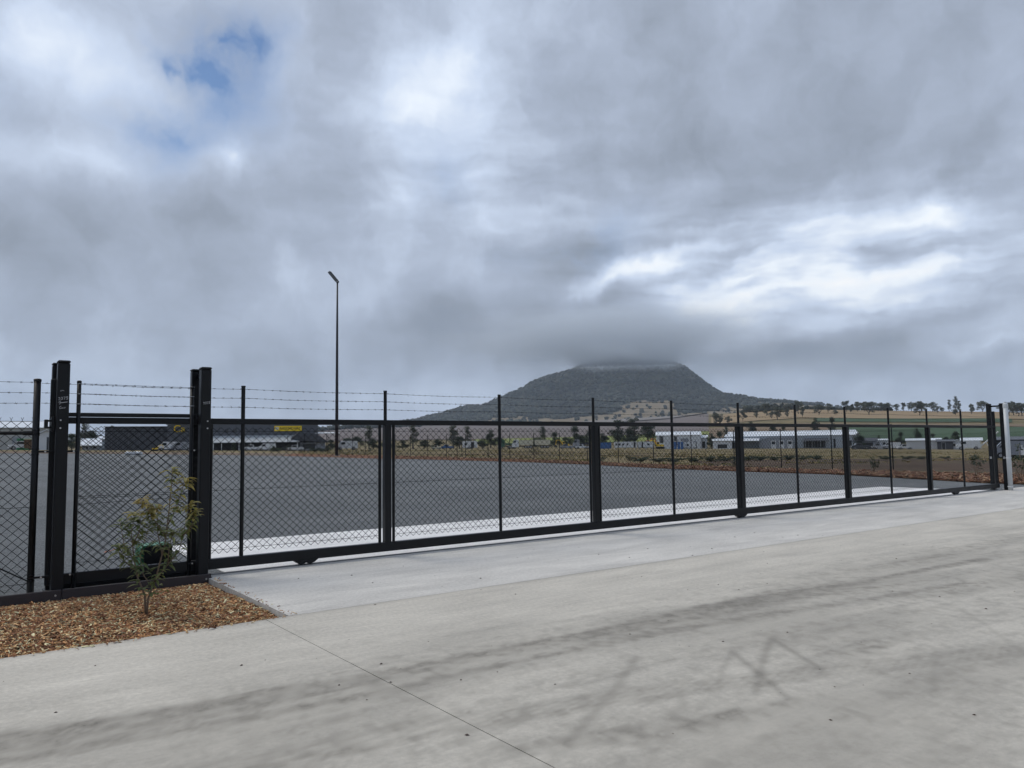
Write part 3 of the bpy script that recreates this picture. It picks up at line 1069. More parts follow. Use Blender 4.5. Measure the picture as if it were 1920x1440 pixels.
me = bpy.data.meshes.new('mulch_bed')
idx = np.arange(nbu * nbv).reshape(nbv, nbu)
f = np.stack([idx[:-1, :-1], idx[:-1, 1:], idx[1:, 1:], idx[1:, :-1]], -1).reshape(-1, 4)
me.from_pydata(np.stack([Ub.ravel(), Vb.ravel(), bedz(Ub, Vb).ravel()], 1).tolist(), [], f.tolist())
me.materials.append(sb)
o = put('mulch_bed', me, None, (GX, GY, 0), AZ)
tag(o, 'garden bed of bark mulch beside the concrete', kind='structure')

CHIPM = mat('bark_chip', (.3, .16, .08), .8, .22, 30, tint=True)


def chips(name, N, sampler, zf, palette, lmin, lmax, label, frame=None):
    u, v = sampler(N)
    z = zf(u, v)
    L = rng.uniform(lmin, lmax, N) * np.where(rng.random(N) < .1, 1.8, 1)
    Wd = L * rng.uniform(.16, .42, N)
    T = rng.uniform(.002, .006, N) * (lmax / .05)
    yaw = rng.uniform(0, 6.283, N)
    pit = rng.normal(0, .30, N)
    rol = rng.normal(0, .40, N)
    base = np.array([(-.5, -.35, -.5), (.5, -.2, -.5), (.45, .4, -.5), (-.4, .5, -.5), (-.45, -.3, .5), (.48, -.25, .5), (.5, .3, .5), (-.5, .45, .5)])
    P = base[None] * np.stack([L, Wd, T], 1)[:, None, :]
    P[:, :, 2] += (P[:, :, 0] ** 2) * rng.uniform(-3, 3, N)[:, None]
    cy, sy, cp, sp, cr, sr = np.cos(yaw), np.sin(yaw), np.cos(pit), np.sin(pit), np.cos(rol), np.sin(rol)
    x, y, zz = P[..., 0], P[..., 1], P[..., 2]
    y, zz = y * cr[:, None] - zz * sr[:, None], y * sr[:, None] + zz * cr[:, None]
    x, zz = x * cp[:, None] - zz * sp[:, None], x * sp[:, None] + zz * cp[:, None]
    x, y = x * cy[:, None] - y * sy[:, None], x * sy[:, None] + y * cy[:, None]
    lift = rng.uniform(.002, .016, N) * (lmax / .05)
    V = np.stack([x + u[:, None], y + v[:, None], zz + (z + lift)[:, None]], -1).reshape(-1, 3)
    fb = np.array([(3, 2, 1, 0), (4, 5, 6, 7), (0, 1, 5, 4), (1, 2, 6, 5), (2, 3, 7, 6), (3, 0, 4, 7)])
    Fc = (fb[None] + (np.arange(N) * 8)[:, None, None]).reshape(-1, 4)
    me = bpy.data.meshes.new(name)
    me.vertices.add(len(V))
    me.vertices.foreach_set("co", V.astype(np.float32).ravel())
    me.loops.add(Fc.size)
    me.loops.foreach_set("vertex_index", Fc.astype(np.int32).ravel())
    me.polygons.add(len(Fc))
    me.polygons.foreach_set("loop_start", (np.arange(len(Fc)) * 4).astype(np.int32))
    me.polygons.foreach_set("loop_total", np.full(len(Fc), 4, np.int32))
    pal = np.array(palette)
    c = pal[rng.integers(0, len(pal), N)] * rng.uniform(.6, 1.3, N)[:, None]
    cc = np.concatenate([c, np.ones((N, 1))], 1)
    at = me.color_attributes.new("tint", 'FLOAT_COLOR', 'POINT')
    at.data.foreach_set("color", np.repeat(cc, 8, axis=0).astype(np.float32).ravel())
    me.materials.append(CHIPM)
    me.update(calc_edges=True)
    me.validate()
    o = put(name, me)
    if frame:
        o.location, o.rotation_euler = (GX, GY, 0), (0, 0, AZ)
    return tag(o, label, None, None, 'stuff')


PAL = [(.30, .15, .06), (.22, .095, .042), (.42, .25, .11), (.13, .058, .03), (.52, .36, .19), (.34, .17, .07), (.18, .08, .04), (.26, .12, .05), (.60, .46, .28)]


def bed_samp(N):
    a = int(N * .86)
    u = np.r_[rng.uniform(-4.6, -.50, a), rng.uniform(-9.4, -4.6, N - a)]
    v = rng.uniform(-2.985, -.27, N)
    k = 110
    v[:k] = -3.0 - np.abs(rng.normal(0, .05, k))
    u[k:k + 40] = -.47 + np.abs(rng.normal(0, .03, 40))
    return u, v


chips('bark_mulch', 38000, bed_samp, lambda u, v: np.where((v < -2.996) | (u > -.47), .001, bedz(u, v)), [tuple(min(.8, 1.6 * q) for q in c_) for c_ in PAL], .013, .052, 'tan and brown bark chips covering the garden bed', True)

E = np.array(EDGE[6:], float)
O_ = np.array(OUTER[6:], float)


def verge_samp(N):
    t = rng.uniform(0, 1, N) ** .45 * (len(E) - 1)
    i = np.minimum(t.astype(int), len(E) - 2)
    fr = (t - i)[:, None]
    s = rng.uniform(-.01, 1, N)[:, None]
    P = (E[i] * (1 - fr) + E[i + 1] * fr) * (1 - s) + (O_[i] * (1 - fr) + O_[i + 1] * fr) * s
    return P[:, 0], P[:, 1]


chips('verge_mulch', 22000, verge_samp, lambda x, y: zt(x, y) + .03, [(.21, .10, .055), (.16, .07, .04), (.33, .22, .13), (.11, .055, .035), (.24, .13, .075)], .06, .2, 'red brown mulch spread along the far edge of the yard')


# ------------------------------------------------------------------ mountain
MC_PX, MC_D = 1190, 2700.0
mpx = np.array([500, 620, 700, 760, 820, 860, 900, 935, 980, 1020, 1060, 1100, 1150, 1200, 1250, 1290, 1320, 1340, 1370, 1400, 1450, 1500, 1560, 1620, 1700, 1900, 2300], float)
mh = np.array([8, 22, 31, 43, 52, 61, 72, 85, 104, 120, 132, 142, 153, 158, 150, 135, 110, 93, 80, 72, 65, 59, 51, 43, 34, 14, 0], float)
r0 = ray(MC_PX, 830)
ma = math.atan2(r0[0], r0[1])
MCX, MCY = MC_D * math.sin(ma), MC_D * math.cos(ma)
m_s = (mpx - MC_PX) * MC_D / 1440.0
m_z = EYE + mh * MC_D / 1440.0


def mfun(s, d):
    re = np.hypot(s, 1.25 * d) + 1e-6
    c = s / re
    wr = .5 + .5 * c
    z = np.interp(-re, m_s, m_z) * (1 - wr) + np.interp(re, m_s, m_z) * wr
    gul = (vnoise(s + 500, d * .5, 1 / 170., 31) - .5) * 18 + (vnoise(s, d * .6, 1 / 60., 32) - .5) * 14
    return z + gul * np.clip(re / 260, 0, 1) * np.clip((z - 40) / 90, 0, 1)


def m_world(s, d):
    ca, sa = math.cos(ma), math.sin(ma)
    return MCX + s * ca + d * sa, MCY - s * sa + d * ca


sg, dg = np.linspace(-1500, 2100, 240), np.linspace(-1300, 500, 110)
SG, DG = np.meshgrid(sg, dg)
mx, my = m_world(SG, DG)
mz = mfun(SG, DG)
me = bpy.data.meshes.new('mountain')
idx = np.arange(SG.size).reshape(SG.shape)
f = np.stack([idx[:-1, :-1], idx[:-1, 1:], idx[1:, 1:], idx[1:, :-1]], -1).reshape(-1, 4)
me.from_pydata(np.stack([mx.ravel(), my.ravel(), mz.ravel()], 1).tolist(), [], f.tolist())
F_TAN2 = ground_mat('hill_pasture', [(.21, .165, .105), (.15, .12, .08), (.25, .20, .13), (.10, .085, .055)], [(.012, .4, .65), (.03, .5, .7), (.02, .55, .7)], .4, .1)
MOUNT = ground_mat('wooded_hillside', [(.036, .040, .028), (.022, .028, .020), (.085, .07, .047), (.17, .13, .08)], [(.02, .35, .65), (.008, .56, .72), (.012, .66, .75)], .6, .1)
me.materials.append(MOUNT)
me.materials.append(F_TAN2)
def wood_edge(s, d):
    return 64 + 38 * np.clip((s + 330) / 240, 0, 1) + (vnoise(s, d, 1 / 120., 41) - .5) * 80 + (vnoise(s, d, 1 / 40., 42) - .5) * 36
fcs, fcd = SG.ravel()[f].mean(1), DG.ravel()[f].mean(1)
me.polygons.foreach_set("material_index", (mfun(fcs, fcd) < wood_edge(fcs, fcd)).astype(np.int32))
me.polygons.foreach_set("use_smooth", [True] * len(me.polygons))
me.update()
tag(put('mountain', me), 'broad wooded mountain with its summit in low cloud', kind='structure')


def forest(name, label, S_, D_, Z_, mt, lo, hi, to_world):
    """crowns of a far-off wood: lumpy clumps of leaf faces"""
    N = len(S_)
    ico = []
    t = (1 + 5 ** .5) / 2
    V0 = np.array([(-1, t, 0), (1, t, 0), (-1, -t, 0), (1, -t, 0), (0, -1, t), (0, 1, t), (0, -1, -t), (0, 1, -t), (t, 0, -1), (t, 0, 1), (-t, 0, -1), (-t, 0, 1)]) / math.hypot(1, t)
    F0 = np.array([(0, 11, 5), (0, 5, 1), (0, 1, 7), (0, 7, 10), (0, 10, 11), (1, 5, 9), (5, 11, 4), (11, 10, 2), (10, 7, 6), (7, 1, 8), (3, 9, 4), (3, 4, 2), (3, 2, 6), (3, 6, 8), (3, 8, 9), (4, 9, 5), (2, 4, 11), (6, 2, 10), (8, 6, 7), (9, 8, 1)])
    R = rng.uniform(lo, hi, N)
    K = V0[None] * rng.uniform(.55, 1.25, (N, 12, 1)) * R[:, None, None]
    K[..., 2] *= rng.uniform(.7, 1.1, N)[:, None]
    x, y = to_world(S_, D_)
    P = K + np.stack([x, y, Z_ + R * .75], 1)[:, None, :]
    Fc = (F0[None] + (np.arange(N) * 12)[:, None, None]).reshape(-1, 3)
    me = bpy.data.meshes.new(name)
    me.vertices.add(N * 12)
    me.vertices.foreach_set("co", P.astype(np.float32).ravel())
    me.loops.add(Fc.size)
    me.loops.foreach_set("vertex_index", Fc.astype(np.int32).ravel())
    me.polygons.add(len(Fc))
    me.polygons.foreach_set("loop_start", (np.arange(len(Fc)) * 3).astype(np.int32))
    me.polygons.foreach_set("loop_total", np.full(len(Fc), 3, np.int32))
    pal = np.array([(.024, .032, .025), (.016, .023, .019), (.038, .044, .034), (.013, .018, .015), (.052, .054, .042)])
    c = np.concatenate([pal[rng.integers(0, 5, N)] * (rng.uniform(.7, 1.3, (N, 1)) * (.45 + 1.1 * vnoise(S_, D_, 1 / 85., 47))[:, None]), np.ones((N, 1))], 1)
    at = me.color_attributes.new("tint", 'FLOAT_COLOR', 'POINT')
    at.data.foreach_set("color", np.repeat(c, 12, axis=0).astype(np.float32).ravel())
    me.materials.append(mt)
    me.update(calc_edges=True)
    return tag(put(name, me), label, None, None, 'stuff')


FARLEAF = mat('far_foliage', (.05, .06, .04), .8, .2, .1, tint=True, spec=.2)
N = 30000
fs, fd = rng.uniform(-1150, 1000, N), rng.uniform(-1150, 120, N)
fz = mfun(fs, fd)
edge = wood_edge(fs, fd)
keep = (fz > edge) | (rng.random(N) < .06) & (fz > 45)
clear = vnoise(fs, fd, 1 / 26., 43) > .10
sel = keep & clear
forest('mountain_forest', 'dark grey green bush covering the mountain slopes', fs[sel], fd[sel], fz[sel], FARLEAF, 3.5, 7.5, m_world)
# distant timbered ridge far left and far right
for (x0, x1, D0, H, lab) in [(560, 790, 1650, 5, 'thin line of far trees on the left shoulder of the mountain'), (1395, 1700, 1050, 8, 'dense belt of trees along the ridge right of the mountain')]:
    n = 420 if x0 < 1000 else 260
    pxs = rng.uniform(x0, x1, n)
    Ds = rng.uniform(D0 * .75, D0 * 1.05, n) if x0 < 1000 else rng.uniform(800, 1050, n)
    P = np.array([spot(a, b)[0] for a, b in zip(pxs, Ds)])
    if x0 > 1000:
        k = rng.random(n) < np.clip((1700 - pxs) / 260, .05, 1)
        P = P[k]
    forest('tree_belt', lab, P[:, 0], P[:, 1], P[:, 2], FARLEAF, 3.0, 6.5, lambda a, b: (a, b))
# low blue hill far off on the right and left
for x0, x1, hpx, D0, lab in [(1840, 2300, 62, 2600, 'low hazy far hill beyond the ridge trees'), (-300, 420, 30, 3200, 'low hazy far hills behind the grey sheds')]:
    A_ = np.linspace(pa(x0), pa(x1), 60)
    T_ = np.linspace(0, 1, 60)
    prof = np.sin(T_ * math.pi) ** .7 * (1 + .12 * np.sin(T_ * 19) + .06 * np.sin(T_ * 47))
    b = MB()
    vs = []
    for row, (rr, hh) in enumerate([(D0 - 500, 0), (D0 - 250, .6), (D0, 1), (D0 + 300, .2)]):
        for a, p in zip(A_, prof):
            vs.append((rr * math.sin(a), rr * math.cos(a), EYE - 8 + hh * p * (hpx * D0 / 1440 + 8)))
    b.add(vs, [(r * 60 + i, r * 60 + i + 1, r * 60 + 60 + i + 1, r * 60 + 60 + i) for r in range(3) for i in range(59)])
    tag(b.build('far_hill', MOUNT, None, True), lab, kind='structure')


# ------------------------------------------------------------------ trees
def leaf_cloud(b, centre, rad, n, size, flat=.7):
    c = Vector(centre)
    for _ in range(n):
        d = Vector((random.gauss(0, 1), random.gauss(0, 1), random.gauss(0, 1)))
        d.normalize()
        d *= random.random() ** .45
        p = c + Vector((d.x * rad, d.y * rad, d.z * rad * flat))
        a = Vector((random.uniform(-1, 1), random.uniform(-1, 1), random.uniform(-.6, .6))).normalized()
        e = a.cross(Vector((random.uniform(-1, 1), random.uniform(-1, 1), random.uniform(-1, 1)))).normalized()
        s = size * random.uniform(.6, 1.4)
        b.add([p - a * s, p + e * s * .45, p + a * s, p - e * s * .45], [(0, 1, 2, 3)])


def limb(b, p0, p1, r0_, r1_, bend=.12):
    p0, p1 = Vector(p0), Vector(p1)
    L = (p1 - p0).length
    m1 = p0.lerp(p1, .35) + Vector((random.uniform(-1, 1), random.uniform(-1, 1), .3)) * L * bend
    m2 = p0.lerp(p1, .7) + Vector((random.uniform(-1, 1), random.uniform(-1, 1), .3)) * L * bend * .7
    b.tube([p0, m1, m2, p1], [r0_, r0_ * .8 + r1_ * .2, r0_ * .4 + r1_ * .6, r1_], 7)


def tree_meshes(kind, seed):
    random.seed(seed)
    tr, cr = MB(), MB()
    if kind == 'gum':                        # rounded, ragged, open crown on a short forked trunk, about 10 m
        fork = Vector((random.uniform(-.4, .4), random.uniform(-.4, .4), random.uniform(1.5, 2.4)))
        limb(tr, (0, 0, -.4), fork, .36, .26, .06)
        for k in range(7):
            a = k / 7 * 6.283 + random.uniform(-.5, .5)
            zz_ = random.uniform(3.4, 8.8)
            rr = random.uniform(1.4, 3.9) * (1.1 - abs(zz_ - 5.6) / 6.5)
            tip = Vector((math.cos(a) * rr, math.sin(a) * rr, zz_))
            limb(tr, fork, tip, .16, .05, .16)
            leaf_cloud(cr, tip, random.uniform(1.1, 1.9), 200, .26, .7)
            for q in range(2):
                t2 = tip + Vector((random.uniform(-1.6, 1.6), random.uniform(-1.6, 1.6), random.uniform(-1.6, 1.2)))
                limb(tr, fork.lerp(tip, .6), t2, .07, .025, .1)
                leaf_cloud(cr, t2, random.uniform(.8, 1.4), 120, .24, .7)
        leaf_cloud(cr, (fork.x, fork.y, 8.4), 1.5, 180, .26, .7)
        leaf_cloud(cr, (fork.x + .5, fork.y, 6.0), 1.7, 180, .26, .7)
    elif kind == 'tall':                     # upright, layered
        top = Vector((random.uniform(-.4, .4), random.uniform(-.4, .4), 9.6))
        limb(tr, (0, 0, -.4), top, .28, .04, .03)
        z = 2.4
        while z < 9.8:
            a = random.uniform(0, 6.283)
            rr = random.uniform(.7, 1.9) * (1.15 - z / 13)
            tip = Vector((math.cos(a) * rr, math.sin(a) * rr, z + random.uniform(.2, .9)))
            limb(tr, (top.x * z / 10, top.y * z / 10, z - .4), tip, .08, .025, .1)
            leaf_cloud(cr, tip, random.uniform(.75, 1.25), 120, .22, .8)
            z += random.uniform(.35, .6)
    elif kind == 'dense':                    # dense rounded dark tree
        limb(tr, (0, 0, -.4), (0, 0, 5.5), .3, .1, .03)
        for k in range(16):
            a = random.uniform(0, 6.283)
            z = random.uniform(1.6, 8.2)
            rr = random.uniform(.4, 2.5) * math.sin(min(1, max(.25, (9.2 - z) / 6)) * 1.57)
            p = (math.cos(a) * rr, math.sin(a) * rr, z)
            limb(tr, (0, 0, min(z * .7, 5)), p, .07, .02, .1)
            leaf_cloud(cr, p, random.uniform(1.1, 1.7), 190, .24, .85)
    else:                                    # low bush
        for k in range(9):
            a = random.uniform(0, 6.283)
            rr = random.uniform(.1, 2.4)
            p = (math.cos(a) * rr, math.sin(a) * rr, random.uniform(.6, 2.4))
            limb(tr, (0, 0, -.2), p, .06, .02, .1)
            leaf_cloud(cr, p, random.uniform(.7, 1.2), 130, .2, .8)
    random.seed(seed + 1000)
    return tr.mesh('trunk', BARK), cr


PROT = {}
for kind, seeds, lm in (('gum', (1, 2, 3, 4), GUM), ('tall', (11, 12, 13), GUM), ('dense', (21, 22, 23), DGREEN), ('bush', (31, 32), DGREEN)):
    PROT[kind] = []
    for sd in seeds:
        trm, cb = tree_meshes(kind, sd)
        PROT[kind].append((trm, cb.mesh('crown', lm)))
NATIVE = {'gum': 9.6, 'tall': 10.4, 'dense': 9.6, 'bush': 3.2}


def tree(kind, px, D, hpx, wide=1.0, label='', group='', name=None, dz=0.0):
    """hpx: height in photograph pixels at that distance"""
    loc, rz = spot(px, D, dz)
    trm, crm = random.choice(PROT[kind])
    h = hpx * D / 1440.0
    k = h / NATIVE[kind]
    o = thing(name or {'gum': 'gum_tree', 'tall': 'tall_gum_tree', 'dense': 'bushy_tree', 'bush': 'shrub'}[kind], label, 'shrub' if kind == 'bush' else 'tree', loc, random.uniform(0, 6.28), group)
    o.scale = (k * wide, k * wide, k)
    put('trunk', trm, o)
    put('crown', crm, o)
    return o


random.seed(99)
LR = 'grey green gum tree standing on the tan ridge pasture'
GR = 'gum trees scattered over the ridge'
for px, D, h in [(1345, 520, 34), (1352, 530, 26), (1368, 540, 20), (1395, 600, 24), (1460, 560, 32), (1478, 600, 20), (1507, 600, 24), (1420, 640, 22), (1440, 680, 26), (1448, 600, 18), (1538, 640, 26), (1500, 660, 30),
                 (1556, 700, 22), (1570, 640, 16), (1590, 720, 26), (1612, 730, 24), (1624, 735, 22), (1632, 650, 28), (1640, 740, 24), (1655, 740, 18), (1668, 740, 22), (1684, 742, 20), (1698, 744, 20), (1712, 740, 24), (1727, 640, 30),
                 (1733, 700, 22), (1752, 742, 24), (1762, 690, 18), (1770, 745, 10), (1795, 640, 16), (1826, 660, 20), (1846, 720, 22), (1598, 700, 18)]:
    zone = 'above the long white shed' if px < 1560 else ('above the narrow green crop band' if px < 1700 else 'near the slender gums')
    lev = 'on the ridge skyline' if D >= 690 else ('low on the tan slope' if D <= 600 else 'midway up the tan slope')
    siz = 'large' if h * D > 15500 else ('small' if h * D < 12500 else 'middling')
    tree('gum', px, D, h * random.uniform(.62, .86), random.uniform(.85, 1.25), '%s grey green gum tree %s %s' % (siz, lev, zone), GR)
for px, D, h in [(1784, 742, 20), (1797, 700, 26), (1803, 690, 20)]:
    tree('tall', px, D, h, .9, 'slender upright gum tree on the pasture near the gate end', 'slender gums near the gate end')
for px in (1889, 1897, 1905, 1913, 1921, 1932, 1945):
    tree('gum', px, 640 + random.uniform(-20, 20), 22, .9, 'gum tree in the close row on the ridge behind the grey pipe', 'row of gums behind the grey pipe')
LM = 'tall dark tree behind the parked vehicles below the pale field'
for px, D, h, k, w in [(692, 250, 30, 'tall', .8), (775, 245, 34, 'tall', .8), (850, 262, 30, 'tall', .9), (877, 270, 28, 'tall', .75), (920, 268, 26, 'dense', .7), (1018, 280, 26, 'tall', .9), (1040, 275, 22, 'dense', .8),
                       (1078, 280, 30, 'dense', .75), (1190, 300, 34, 'tall', 1.1), (1160, 300, 36, 'dense', .9), (1215, 305, 30, 'dense', .9), (1110, 290, 24, 'dense', .8)]:
    near = 'left of the white caravan' if px < 860 else ('between the caravan and the tipper truck' if px < 950 else ('behind the tipper and dark trucks' if px < 1105 else 'behind the white portable buildings'))
    tree(k, px, D, h * 1.4, w * 1.45, ('tall upright dark tree ' if k == 'tall' else 'dense dark tree ') + near, 'dark trees behind the parked vehicles', 'dark_tree')
for px, D, h, w in [(650, 225, 18, 1.2), (668, 235, 20, 1.2), (700, 240, 16, 1.4), (728, 240, 18, 1.4), (755, 235, 14, 1.4), (795, 240, 14, 1.5), (820, 258, 16, 1.4), (862, 255, 20, 1.2), (905, 262, 16, 1.3), (935, 262, 18, 1.3), (620, 210, 16, 1.2),
                    (1005, 272, 16, 1.5), (1060, 276, 16, 1.3), (1095, 280, 18, 1.3), (1130, 290, 20, 1.2), (1180, 296, 24, 1.1)]:
    near = 'near the white van' if px < 740 else ('left of the white caravan' if px < 866 else ('between the caravan and the tipper truck' if px < 960 else 'behind the row of trucks'))
    tree('dense', px, D, h * 1.25, w * 1.5, 'low rounded dark tree ' + near, 'low trees in the line behind the grass', 'low_tree')
for px, D, h, w, k in [(1335, 250, 30, 1.1, 'dense'), (1350, 250, 34, 1.0, 'dense'), (1362, 262, 38, .8, 'tall'), (1322, 262, 26, 1.0, 'dense')]:
    tree(k, px, D, h, w, 'dense dark tree between the two white sheds', 'trees between the white sheds', 'dark_tree')
for px, D, h, w, k in [(1410, 330, 34, .9, 'dense'), (1450, 340, 22, 1.1, 'dense'), (1530, 345, 34, .8, 'dense'), (1562, 345, 36, .8, 'dense'), (1470, 345, 20, 1.2, 'dense')]:
    tree(k, px, D, h, w, 'dark tree showing above the roof of the long white shed', 'trees above the long shed roof', 'dark_tree')
for px, D, h, w in [(1612, 235, 30, 1.2), (1635, 250, 18, 1.0), (1648, 250, 24, .7), (1690, 270, 26, .9), (1708, 275, 15, 1.0), (1721, 275, 31, .75), (1750, 280, 20, 1.1), (1775, 285, 12, 1.5), (1793, 290, 20, 1.2)]:
    tree('dense', px, D, h, w, 'dark bushy tree in front of the green crop field ' + ('left of the pale ribbed shed' if px < 1680 else ('behind the pale ribbed shed' if px < 1760 else 'behind the white cabin')), 'bushy trees before the green field', 'dark_tree')
for px, D, h, w, k in [(158, 210, 50, .8, 'tall'), (150, 215, 30, 1.3, 'dense'), (172, 215, 34, 1.2, 'dense'), (186, 220, 28, 1.3, 'dense'), (134, 210, 30, 1.2, 'dense'), (208, 225, 40, .8, 'tall'), (118, 212, 26, 1.3, 'dense'), (222, 190, 24, .8, 'dense')]:
    tree(k, px, D, h, w, ('tall slim dark tree ' if k == 'tall' else 'low bushy dark tree ') + ('behind the guide post' if px < 160 else 'left of the charcoal building'), 'trees left of the charcoal building', 'dark_tree')
tree('tall', 580, 245, 46, .7, 'tall tree rising behind the end of the charcoal building', '', 'dark_tree')
tree('dense', 438, 110, 18, .9, 'small dark cone shaped tree before the pale awning roof', '', 'young_tree')
tree('dense', 513, 112, 12, .9, 'tiny dark shrub before the pale awning under the yellow sign', '', 'young_tree')
random.seed(5)
WD = 'green weed clump on the bank beyond the far fence'
for px, D, h in [(1120, 68, 9), (1200, 66, 11), (1235, 66, 9), (1262, 66, 10), (1300, 70, 10), (1332, 72, 11), (1360, 74, 10), (1385, 76, 9), (1402, 78, 10), (1425, 80, 9), (1450, 82, 8), (1478, 86, 9), (1505, 88, 8), (1530, 90, 8), (1660, 96, 7), (1700, 100, 6), (1725, 100, 6), (1772, 104, 5), (590, 118, 8), (610, 118, 8), (520, 120, 8)]:
    loc, rz = spot(px, D)
    trm, crm = random.choice(PROT['bush'])
    wz = 'near the charcoal building' if px < 700 else ('in front of the white portable buildings' if px < 1240 else ('in front of the white gabled shed' if px < 1340 else ('in front of the long white shed' if px < 1600 else 'beside the bare brown soil')))
    o = thing('weed_clump', 'green weed clump beyond the far fence ' + wz, 'weeds', loc, random.uniform(0, 6.28), 'weed clumps beyond the far fence')
    k = h * D / 1440 / NATIVE['bush']
    o.scale = (k * 2.2, k * 2.2, k)
    put('stems', trm, o)
    put('leaves', PROT['bush'][0][1].copy() if False else crm, o)

# dry grass standing in the paddock beyond the fence
N = 26000
gpx, gD = rng.uniform(560, 1960, N), rng.uniform(0, 1, N) ** 1.6 * 150 + 44
rr = np.array([ray(p, 838)[:2] for p in gpx])
rr /= np.hypot(rr[:, 0], rr[:, 1])[:, None]
gx_, gy_ = rr[:, 0] * gD, rr[:, 1] * gD
ok = np.ones(N, bool)
oe = np.array(OUTER, float)
ok &= gx_ > np.interp(gy_, oe[::-1, 1][np.argsort(oe[::-1, 1])], oe[::-1, 0][np.argsort(oe[::-1, 1])]) + .6
ok &= (vnoise(gx_, gy_, .12, 51) > .35)
soil_poly = [(26, 27), (22.5, 32.5), (20, 37), (17.6, 42.8), (14, 54), (17, 73), (34, 88), (60, 104), (98, 110), (95, 60)]
ins = np.zeros(N, bool)
for (xa, ya), (xb, yb) in zip(soil_poly, soil_poly[1:] + soil_poly[:1]):
    ins ^= ((ya > gy_) != (yb > gy_)) & (gx_ < (xb - xa) * (gy_ - ya) / (yb - ya + 1e-9) + xa)
ok &= ~ins | (vnoise(gx_, gy_, .2, 54) > .72)
gx_, gy_ = gx_[ok], gy_[ok]
N = len(gx_)
gz = zt(gx_, gy_) - .02
hh = rng.uniform(.05, .17, N) * (.5 + vnoise(gx_, gy_, .06, 52))
aa = rng.uniform(0, 6.283, N)
wd = rng.uniform(.05, .16, N)
lx, ly = rng.normal(0, .12, N), rng.normal(0, .12, N)
V = np.stack([np.stack([gx_ - np.cos(aa) * wd, gy_ - np.sin(aa) * wd, gz], 1), np.stack([gx_ + np.cos(aa) * wd, gy_ + np.sin(aa) * wd, gz], 1), np.stack([gx_ + lx, gy_ + ly, gz + hh], 1)], 1)
me = bpy.data.meshes.new('dry_grass')
me.from_pydata(V.reshape(-1, 3).tolist(), [], np.arange(3 * N).reshape(-1, 3).tolist())
pal = np.array([(.26, .20, .09), (.19, .155, .065), (.12, .11, .04), (.31, .25, .13), (.10, .105, .03)])
c = np.concatenate([pal[rng.integers(0, 5, N)], np.ones((N, 1))], 1)
me.color_attributes.new("tint", 'FLOAT_COLOR', 'POINT').data.foreach_set("color", np.repeat(c, 3, axis=0).astype(np.float32).ravel())
me.materials.append(mat('dry_grass_blade', (.2, .16, .08), .9, .2, .3, tint=True, spec=.1))
tag(put('dry_grass', me), 'straw coloured dry grass in the paddock beyond the fence', kind='stuff')


# ------------------------------------------------------------------ far perimeter fence
FENCE = [(1960, 38.5), (1880, 39.5), (1805, 41.5), (1673, 43.7), (1559, 46.7), (1464, 50), (1376, 53.2), (1296, 56), (1225, 58.5), (1159, 61.5), (1101, 64), (1049, 67), (1001, 70.5), (956, 74), (915, 78), (873, 82), (837, 86), (802, 89),
         (770, 92), (741, 94.5), (712, 96.5), (685, 99), (661, 102), (637, 105), (615, 108), (594, 111), (571, 114), (559, 118), (539, 122)]
t = thing('perimeter_fence', 'tall black chain link fence along the mulch verge across the yard', 'fence')
pts = [spot(a, b)[0] for a, b in FENCE]
fp = MB().tube([(0, 0, -.3), (0, 0, 2.42)], .03, 8)
fp.tube([(0, 0, 2.40), (0, 0, 2.43)], .034, 8)
fp = fp.mesh('post', BLACK)
fp2 = MB().tube([(0, 0, -.3), (0, 0, 2.5)], .06, 10).mesh('post', BLACK)
for p, (a, b) in zip(pts, FENCE):
    put('post', fp2 if a in (571, 866) else fp, t, p)
fl, pu, pz, nu = link_panel(4.5, 1.8, .15, .14, .0024, 3)
fl_me = fl.mesh('mesh_panel', BLACKW)
for p, q in zip(pts[:-1], pts[1:]):
    L = math.hypot(q[0] - p[0], q[1] - p[1])
    o = put('mesh_panel', fl_me, t, (p[0], p[1], p[2] + .05), math.atan2(q[1] - p[1], q[0] - p[0]))
    o.scale = (L / 4.5, 1, 1)
    for z in (1.86, 2.1, 2.24, 2.38):
        MB().tube([(p[0], p[1], p[2] + z), (q[0], q[1], q[2] + z)], .003, 3, False).build('wire', BLACKW, t)
for px, D in ((857, 83), (866, 84)):
    p, _ = spot(px, D)
    MB().tube([(p[0], p[1], p[2] - .2), (p[0], p[1], p[2] + 1.35)], .035, 8).build('stay_post', BLACK, t)

# saplings planted along the verge
random.seed(31)
for px, D, h in [(1828, 37, .95), (1000, 68, 1.1), (697, 94, 1.1), (1908, 33, 1.3), (1640, 40, .7), (1375, 50, .8), (540, 108, 1.0), (1180, 58, .8)]:
    loc, _ = spot(px, D)
    o = thing('verge_sapling', 'thin young shrub planted in the red mulch verge', 'shrub', loc, random.uniform(0, 6), 'saplings along the verge')
    b, l = MB(), MB()
    for k in range(4):
        tip = Vector((random.uniform(-.25, .25) * h, random.uniform(-.25, .25) * h, h * random.uniform(.6, 1)))
        limb(b, (0, 0, -.03), tip, .015, .005, .1)
        leaf_cloud(l, tip, .17, 26, .05, .9)
        leaf_cloud(l, tip * .7, .14, 14, .05, .9)
    b.build('stem', STEM, o)
    l.build('leaves', DGREEN, o)

